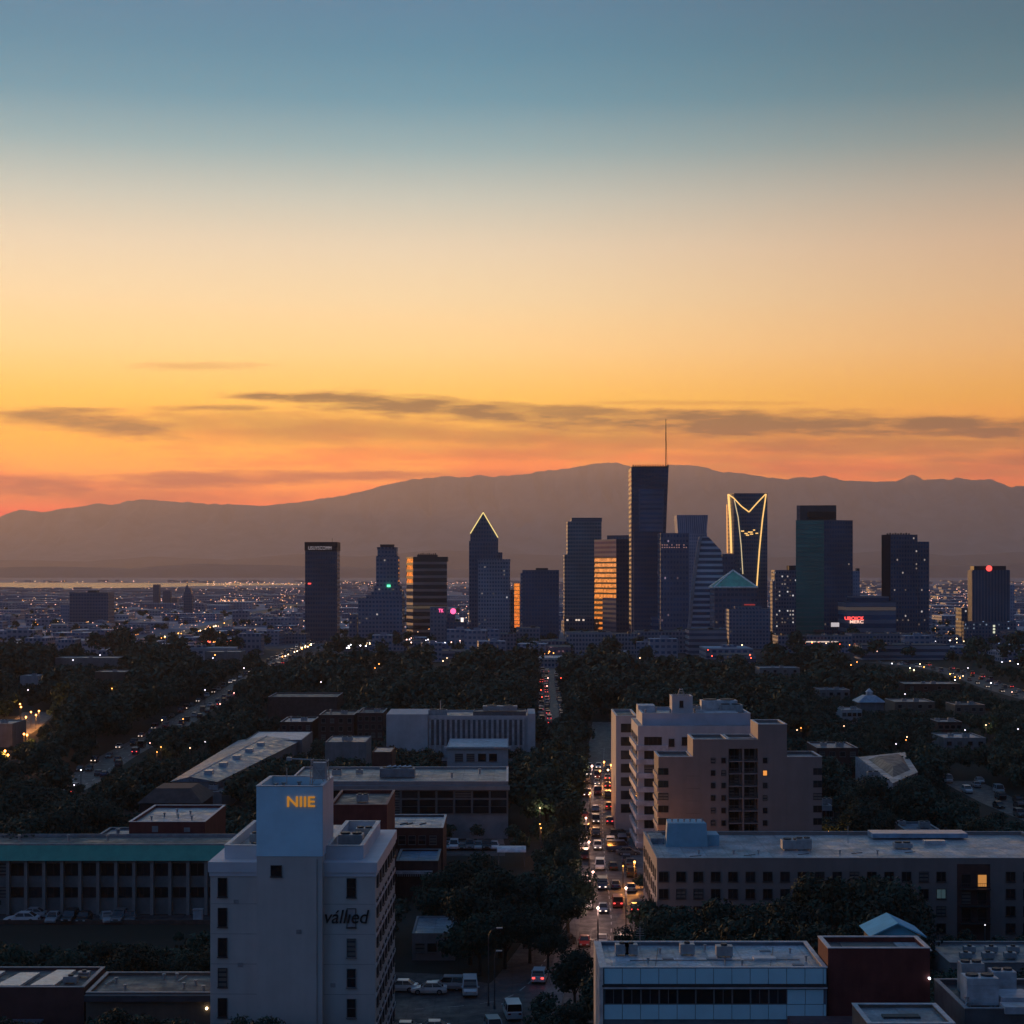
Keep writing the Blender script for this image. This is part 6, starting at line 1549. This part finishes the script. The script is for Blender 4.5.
for i, (px, py, c, s) in enumerate(MISC):
    D_ = DG(py, 7); lamp(px, py, c, round(s*.6, 1), 6.5, max(.10, min(.75, D_/1800*.62)), 260 if (c in ('orange', 'warm') and D_ < 1000 and s >= 7) else 0, {'orange': 'single orange', 'pink': 'single pinkish', 'white': 'single cold white', 'warm': 'single warm white', 'red': 'single red'}[c]+' lamp '+('among the trees of the left wood' if px < 420 and py > 650 else 'at the foot of the towers' if py < 662 else 'among the trees of the right wood' if px > 600 else 'in the trees of the middle wood'), 'lamps scattered through the woods')
CG2 = 'lamps along the far streets'
rr = random.Random(77)
def string(x0, y0, x1, y1, n, col, s, jit, lab):
    for i in range(n):
        k = rr.random(); px = x0+(x1-x0)*k+rr.uniform(-jit, jit)*2; py = y0+(y1-y0)*k+rr.uniform(-jit, jit); D_ = DG(py, 8)
        lamp(px, py, rr.choice(col), s*rr.uniform(.5, 1.4), 8, round(max(.3, D_/1800*rr.uniform(.34, .6)), 1), 0, lab, CG2); CLEAR.pop()
string(282, 657, 312, 644, 16, ('warm', 'orange'), 14, .8, 'warm lamp in the bright stream left of the slab tower foot')
string(200, 642, 233, 641, 18, ('orange', 'red', 'red'), 8, .6, 'red orange lamp in the level line across the left plain')
string(88, 643, 104, 640, 10, ('orange', 'red'), 8, 1.4, 'orange lamp in the cluster left of the pale freeway')
string(150, 640, 182, 633, 12, ('orange', 'warm'), 8, .6, 'orange lamp along the freeway on the left plain')
string(198, 631, 230, 622, 12, ('warm', 'orange'), 8, .5, 'warm lamp along the far part of the freeway')
string(805, 641, 862, 643, 22, ('orange', 'red', 'warm'), 7, 3.5, 'orange lamp in the crowded forecourt under the teal tower')
string(340, 648, 375, 644, 14, ('white', 'warm'), 8, 2.0, 'white lamp in the cluster left of the stepped tower foot')
string(408, 640, 470, 642, 14, ('white', 'pink'), 6, 2.5, 'pale lamp by the foot of the banded tower')
string(545, 655, 562, 648, 6, ('orange',), 8, 1.5, 'orange lamp on the low reddish block front')
string(865, 650, 960, 640, 16, ('pink', 'warm', 'white'), 5, 2.5, 'small lamp below the dark two step tower')

# ------------------------------------------------------------------ the far city: low blocks and lights
rr = random.Random(5)
lowm = [facade('low_a', (.13, .125, .14), (.03, .03, .04), 3.4, 3.4, .45, .6, .02, lits=.8), facade('low_b', (.08, .08, .095), (.03, .03, .04), 3.2, 4, .5, .6, .03, lits=.8), facade('low_c', (.2, .19, .2), (.05, .05, .06), 3.6, 5, .4, .6, .02, lits=.8)]
lowroof = [plain('low_roof_a', (.36, .39, .46), .6, 0, .2, .05), plain('low_roof_b', (.22, .24, .30), .6, 0, .2, .05), plain('low_roof_c', (.50, .52, .58), .5, 0, .2, .05)]
LB = []
for k in range(5):
    mb = MB(); w_, d_, h_ = ((40, 26, 7), (24, 20, 9), (60, 30, 8), (18, 16, 13), (30, 34, 6))[k]
    mb.prism([(-w_/2, 0), (w_/2, 0), (w_/2, d_), (-w_/2, d_)], 0, h_, 0, 1); mb.box(-w_*.2, w_*.1, d_*.3, d_*.6, h_, h_+1.6, 0); LB.append((mb.data([lowm[k % 3], lowroof[(k*2) % 3]]), w_, d_, h_))
n = 0; spots = []
def blocked(x_, y_, r):
    for cx_, cy_, a, b_ in FOOT:
        if abs(x_-cx_) < a+r and abs(y_-cy_) < b_+r: return True
    return False
def hides(x_, y_, r, h_):
    px0, px1, t_, b_ = CX+(x_-r)*F/y_, CX+(x_+r)*F/y_, HY+(H-h_)*F/y_, HY+H*F/y_
    for a0_, a1_, c0, c1, D_ in CLEAR:
        if y_ < D_ and px1 > a0_ and px0 < a1_ and b_ > c0 and t_ < c1: return True
    return False
def inroad(x_, y_, r):
    for P, hw in ROADS:
        for i in range(0, len(P), 2):
            if abs(P[i][0]-x_) < 60 and abs(P[i][1]-y_) < 120:
                for q in (P[i], P[min(i+1, len(P)-1)]):
                    if math.hypot(q[0]-x_, q[1]-y_) < hw+r: return True
                a, c = P[i], P[min(i+2, len(P)-1)]; l2 = (c[0]-a[0])**2+(c[1]-a[1])**2 or 1
                t_ = max(0, min(1, ((x_-a[0])*(c[0]-a[0])+(y_-a[1])*(c[1]-a[1]))/l2))
                if math.hypot(a[0]+(c[0]-a[0])*t_-x_, a[1]+(c[1]-a[1])*t_-y_) < hw+r: return True
    return False
tries = 0; suburb = MB()
ZONES = [(0, 300, 'low city block on the hazy left plain'), (300, 470, 'low city block behind the stepped and banded towers'), (470, 760, 'low city block glimpsed between the central towers'), (760, 1024, 'low city block on the hazy plain behind the right towers')]
while n < 260 and tries < 9000:
    tries += 1
    py = rr.uniform(600, 662); px = rr.uniform(-10, 1034); D_ = H*F/(py-HY); x_ = X(px, D_)
    k = rr.randrange(5); me, w_, d_, h_ = LB[k]
    if blocked(x_, D_+d_/2, max(w_, d_)/2) or any(math.hypot(x_-a, D_-b_) < w_*.8+8 for a, b_ in spots) or inroad(x_, D_, w_/2+4): continue
    spots.append((x_, D_)); n += 1
    o = put('city_block', me, None, (x_, D_, 0), rr.uniform(-.12, .12)+rr.choice((0, 0, 1.57))); o.scale = (rr.uniform(.7, 1.3), rr.uniform(.7, 1.3), rr.uniform(.6, 1.3))
    tag(o, next(l for a, b_, l in ZONES if px <= b_ or b_ == 1024), 'building', 'low blocks of the far city')
for i in range(2300):
    py = (574.5+rr.random()**.8*28) if i < 1500 else rr.uniform(598, 640); D_ = H*F/(py-HY)
    if D_ > 11500: continue
    px = rr.uniform(-10, 1034); x_ = X(px, D_)
    if 6000 < D_ < 10000 and px < 320: continue
    if i >= 1500 and (blocked(x_, D_+20, 30) or inroad(x_, D_, 25) or any(abs(x_-a) < 60 and abs(D_-b_) < 60 for a, b_ in spots)): continue
    w_, d_, h_ = rr.uniform(18, 70), rr.uniform(20, 60), rr.uniform(4, 12)
    suburb.prism([(x_-w_/2, D_), (x_+w_/2, D_), (x_+w_/2, D_+d_), (x_-w_/2, D_+d_)], 0, h_, rr.randrange(3), rr.randrange(3, 6))
tag(suburb.build('distant_suburbs', lowm+lowroof), kind='stuff')
lights = MB(); cols = [glow('far_'+k, {'warm': (1.0, .58, .30), 'pink': (1.0, .48, .36)}.get(k, LAMPC[k]), s_, False) for k, s_ in (('warm', 3.0), ('pink', 3.2), ('orange', 2.8), ('white', 1.8))]
def spark(px, py, mi, size):
    D_ = H*F/(py-HY); x_ = X(px, D_); r = size*D_/F; z_ = rr.uniform(6, 10)+r
    for a in range(4):
        a0_, a1_ = a*math.pi/2, (a+1)*math.pi/2
        for s2 in (-1, 1): lights.face([(x_+r*math.cos(a0_), D_+r*math.sin(a0_), z_), (x_+r*math.cos(a1_), D_+r*math.sin(a1_), z_), (x_, D_, z_+s2*r)][::s2], mi)
for i in range(950):
    px = rr.uniform(-5, 1030); py = HY+13.5+rr.random()**1.5*50
    if py < 590 and px < 200: continue
    spark(px, py, rr.choice((0, 1, 1, 2, 3)), rr.choice((.16, .2, .25, .35)))
for x0, x1, y0, y1, n_ in ((205, 480, 583.5, 587, 230), (925, 968, 598, 618, 190), (640, 700, 586, 604, 30), (20, 130, 599, 612, 70), (140, 300, 590, 606, 120), (860, 885, 594, 600, 30), (470, 520, 590, 625, 60), (955, 1024, 590, 600, 60), (280, 305, 590, 640, 60), (215, 245, 605, 607.5, 70), (860, 1024, 630, 650, 80), (30, 300, 612, 645, 160), (335, 480, 590, 640, 150), (0, 210, 583.2, 584, 30)):
    for i in range(n_): spark(rr.uniform(x0, x1), rr.uniform(y0, y1), rr.choice((0, 1, 1, 2)), rr.choice((.2, .25, .35, .45)))
tag(lights.build('city_lights', cols), kind='stuff')

# ------------------------------------------------------------------ trees
m, t, b = newmat('foliage')
oi = t.nodes.new('ShaderNodeObjectInfo'); rnd = E(t, oi.outputs['Random'])
gp = t.nodes.new('ShaderNodeNewGeometry'); pos = E(t, gp.outputs['Position'])
n1 = noise(t, pos, .06, 3); n2 = noise(t, pos, .9, 3, .6)
fc = mix(t, n1.smooth(.3, .7), (.024, .056, .038), (.036, .066, .042)); fc = mix(t, n2.smooth(.25, .75), fc, (.018, .044, .034))
f = rnd*.7+.65; fc = mix(t, 1.0, fc, vec(t, f, f, f), 'MULTIPLY')
setc(t, b, 'Base Color', fc); setc(t, b, 'Roughness', .75); setc(t, b, 'Specular IOR Level', .25)
foliage = m; bark = plain('bark', (.05, .04, .032), .9, 0, .3, 1.5)
def crown_arrays(seed, nleaf, size, wide=1.0):
    """leaf quads of a crown for a tree one unit high."""
    g_ = np.random.default_rng(seed); nl = int(g_.integers(11, 17))
    c = g_.normal(size=(nl, 3)); c /= np.linalg.norm(c, axis=1)[:, None]; c *= g_.uniform(.25, 1, (nl, 1))**.6
    c = c*np.array([.27*wide, .27*wide, .24])+np.array([0, 0, .60]); r = g_.uniform(.10, .19, nl)*wide**.5
    c[0] = (0, 0, .80); r[0] = .15; c[1] = (.02, 0, .55); r[1] = .2
    wgt = r**2/np.sum(r**2); k = g_.choice(nl, nleaf, p=wgt)
    d_ = g_.normal(size=(nleaf, 3)); d_ /= np.linalg.norm(d_, axis=1)[:, None]
    p = c[k]+d_*r[k][:, None]*g_.uniform(.55, 1.08, (nleaf, 1))*np.array([1, 1, .85])
    nrm = d_+g_.normal(size=(nleaf, 3))*.55+np.array([0, 0, .25]); nrm /= np.linalg.norm(nrm, axis=1)[:, None]
    a = np.cross(nrm, g_.normal(size=(nleaf, 3))); a /= np.linalg.norm(a, axis=1)[:, None]; b_ = np.cross(nrm, a)
    s_ = size*g_.uniform(.55, 1.25, (nleaf, 1))
    q = np.stack([p-a*s_, p-b_*s_*.6, p+a*s_, p+b_*s_*.6], 1)
    q[:, :, 2] = np.maximum(q[:, :, 2], .12)
    return q            # (n, 4, 3)
def mesh_from(q, mat):
    n = q.shape[0]; me = bpy.data.meshes.new('leaves'); me.vertices.add(n*4); me.loops.add(n*4); me.polygons.add(n)
    me.vertices.foreach_set('co', q.reshape(-1).astype(np.float32)); me.loops.foreach_set('vertex_index', np.arange(n*4, dtype=np.int32))
    me.polygons.foreach_set('loop_start', np.arange(0, n*4, 4, dtype=np.int32)); me.materials.append(mat); me.update(calc_edges=True); return me
NEAR = [mesh_from(crown_arrays(100+i, 5400, .0235, (.8, 1.0, 1.2, 1.45)[i % 4]), foliage) for i in range(12)]
TR = []
for i in range(4):
    g_ = random.Random(i); mb = MB(); mb.tube((0, 0, 0), (.01, 0, .30), .028, 0, 7, .018)
    for k in range(6):
        a = k*1.05+g_.uniform(0, .6); mb.tube((.01, 0, .22+.02*k), (math.cos(a)*.2, math.sin(a)*.2, .5+.04*k), .012, 0, 5, .004)
    mb.tube((.01, 0, .29), (0, 0, .75), .018, 0, 6, .004); TR.append(mb.data(bark))
rr = random.Random(42); cand = []
def try_tree(x_, y_, h_):
    for k in (1.0, .72, .5, .34):
        r = h_*k*.48
        if blocked(x_, y_, r*.55) or inroad(x_, y_, r*.3): continue
        if hides(x_, y_, r*.9, h_*k): continue
        return h_*k
    return None
y_ = 186.0
while y_ < 1420:
    step = 5.7+y_*.0048; half = (CX+30)/F*y_+8; x_ = -half+rr.uniform(0, step)
    while x_ < half:
        xx, yy = x_+rr.uniform(-.4, .4)*step, y_+rr.uniform(-.4, .4)*step
        py = HY+H*F/yy; px = CX+xx*F/yy
        dens = 1.0
        if yy > (1060 if px > 300 else 1150): dens = .06
        if rr.random() < dens:
            h_ = rr.choice((rr.uniform(7, 11), rr.uniform(10, 15), rr.uniform(13, 18.5)))*(1.0 if yy < 600 else 1.1); hh = try_tree(xx, yy, h_)
            if hh: cand.append((xx, yy, hh))
        x_ += step
    y_ += step*.85
# extra trees where the photo shows dark clumps before the buildings
for px, D_, h_ in ((760, 262, 13), (785, 255, 15), (812, 262, 17), (838, 258, 17.5), (862, 262, 17), (885, 256, 15.5), (906, 262, 14), (735, 258, 12), (710, 262, 11), (685, 258, 11.5), (660, 264, 10), (640, 262, 9), (566, 248, 7.5), (575, 246, 9),
                   (470, 275, 13), (500, 280, 15), (525, 288, 13), (560, 285, 12), (568, 300, 12), (440, 300, 11), (455, 305, 12), (480, 310, 13), (930, 222, 10), (950, 226, 11), (975, 228, 10), (238, 446, 11), (255, 442, 13), (274, 450, 14), (296, 445, 14), (320, 440, 13), (337, 450, 12), (262, 425, 11), (568, 296, 11), (567, 320, 12), (566, 345, 12), (567, 375, 13), (568, 410, 12), (570, 450, 12), (572, 490, 12), (480, 268, 10), (505, 272, 11), (530, 276, 10), (457, 270, 8.5), (548, 270, 9), (645, 292, 8), (165, 318, 5), (175, 320, 4.5), (155, 319, 4.2)):
    cand.append((X(px, D_), D_, h_))
# the belt of trees thins out into strips between the blocks of the far plain
for i in range(520):
    py = rr.uniform(607, 648); yy = H*F/(py-HY); px = rr.uniform(-10, 1034); xx = X(px, yy); hh = rr.uniform(7, 11)
    if not blocked(xx, yy, 4) and not inroad(xx, yy, 2): cand.append((xx, yy, hh))
cand.sort(key=lambda q: q[2]/q[1], reverse=True)
def region(px, py):
    if py > 985 and px < 210: return 'leafy dark tree before the low flat roofs in the bottom left corner'
    if py > 920 and px < 215: return 'dark tree on the bank below the car park of the teal fascia office'
    if px < 300 and py > 800: return 'dark tree standing behind the teal fascia office'
    if px < 260: return 'dark tree in the wood around the left avenue'
    if px < 400 and py < 860: return 'dark tree in the clump between the long shed and the glazed hall'
    if px < 600 and py > 900: return 'dark tree in the mass between the white tower and the corner yard'
    if px < 610 and py > 800: return 'dark tree in the mass left of the pink lit street'
    if px < 610: return 'dark tree in the middle wood around the finned building'
    if py > 915 and px < 930: return 'dark tree in the dense row before the wide brown grey block'
    if py > 915: return 'dark tree behind the roof plant in the bottom right corner'
    if px > 815 and py > 760: return 'dark tree in the wood right of the apartment block'
    if py > 850: return 'dark tree close to the wide brown grey block'
    return 'dark tree in the far right wood below the towers'
indiv = cand[:296]; rest = cand[296:]
for i, (xx, yy, hh) in enumerate(indiv):
    px, py = CX+xx*F/yy, HY+H*F/yy
    o = thing('tree', region(px, py), 'tree', (xx, yy, 0), rr.uniform(0, 6.28), region(px, py).replace('dark tree', 'dark trees').replace('leafy dark', 'leafy dark'))
    o.scale = (hh*rr.uniform(.9, 1.15), hh*rr.uniform(.9, 1.15), hh)
    put('crown', NEAR[rr.randrange(12)], o); put('trunk', TR[rr.randrange(4)], o)
MID = [crown_arrays(200+i, 620, .052, 1.15) for i in range(6)]; FAR = [crown_arrays(300+i, 210, .088, 1.25) for i in range(6)]
chunks = []
for xx, yy, hh in rest:
    src = (MID if yy < 820 else FAR)[rr.randrange(6)]; a = rr.uniform(0, 6.28); ca, sa = math.cos(a), math.sin(a)
    q = src*np.array([hh*1.08, hh*1.08, hh]); chunks.append(np.stack([q[..., 0]*ca-q[..., 1]*sa+xx, q[..., 0]*sa+q[..., 1]*ca+yy, q[..., 2]], -1))
print('TREES', len(indiv), len(rest), 'cars', sum(o.get('category') == 'car' for o in SC.objects))
tag(put('woodland', mesh_from(np.concatenate(chunks), foliage)), kind='stuff')
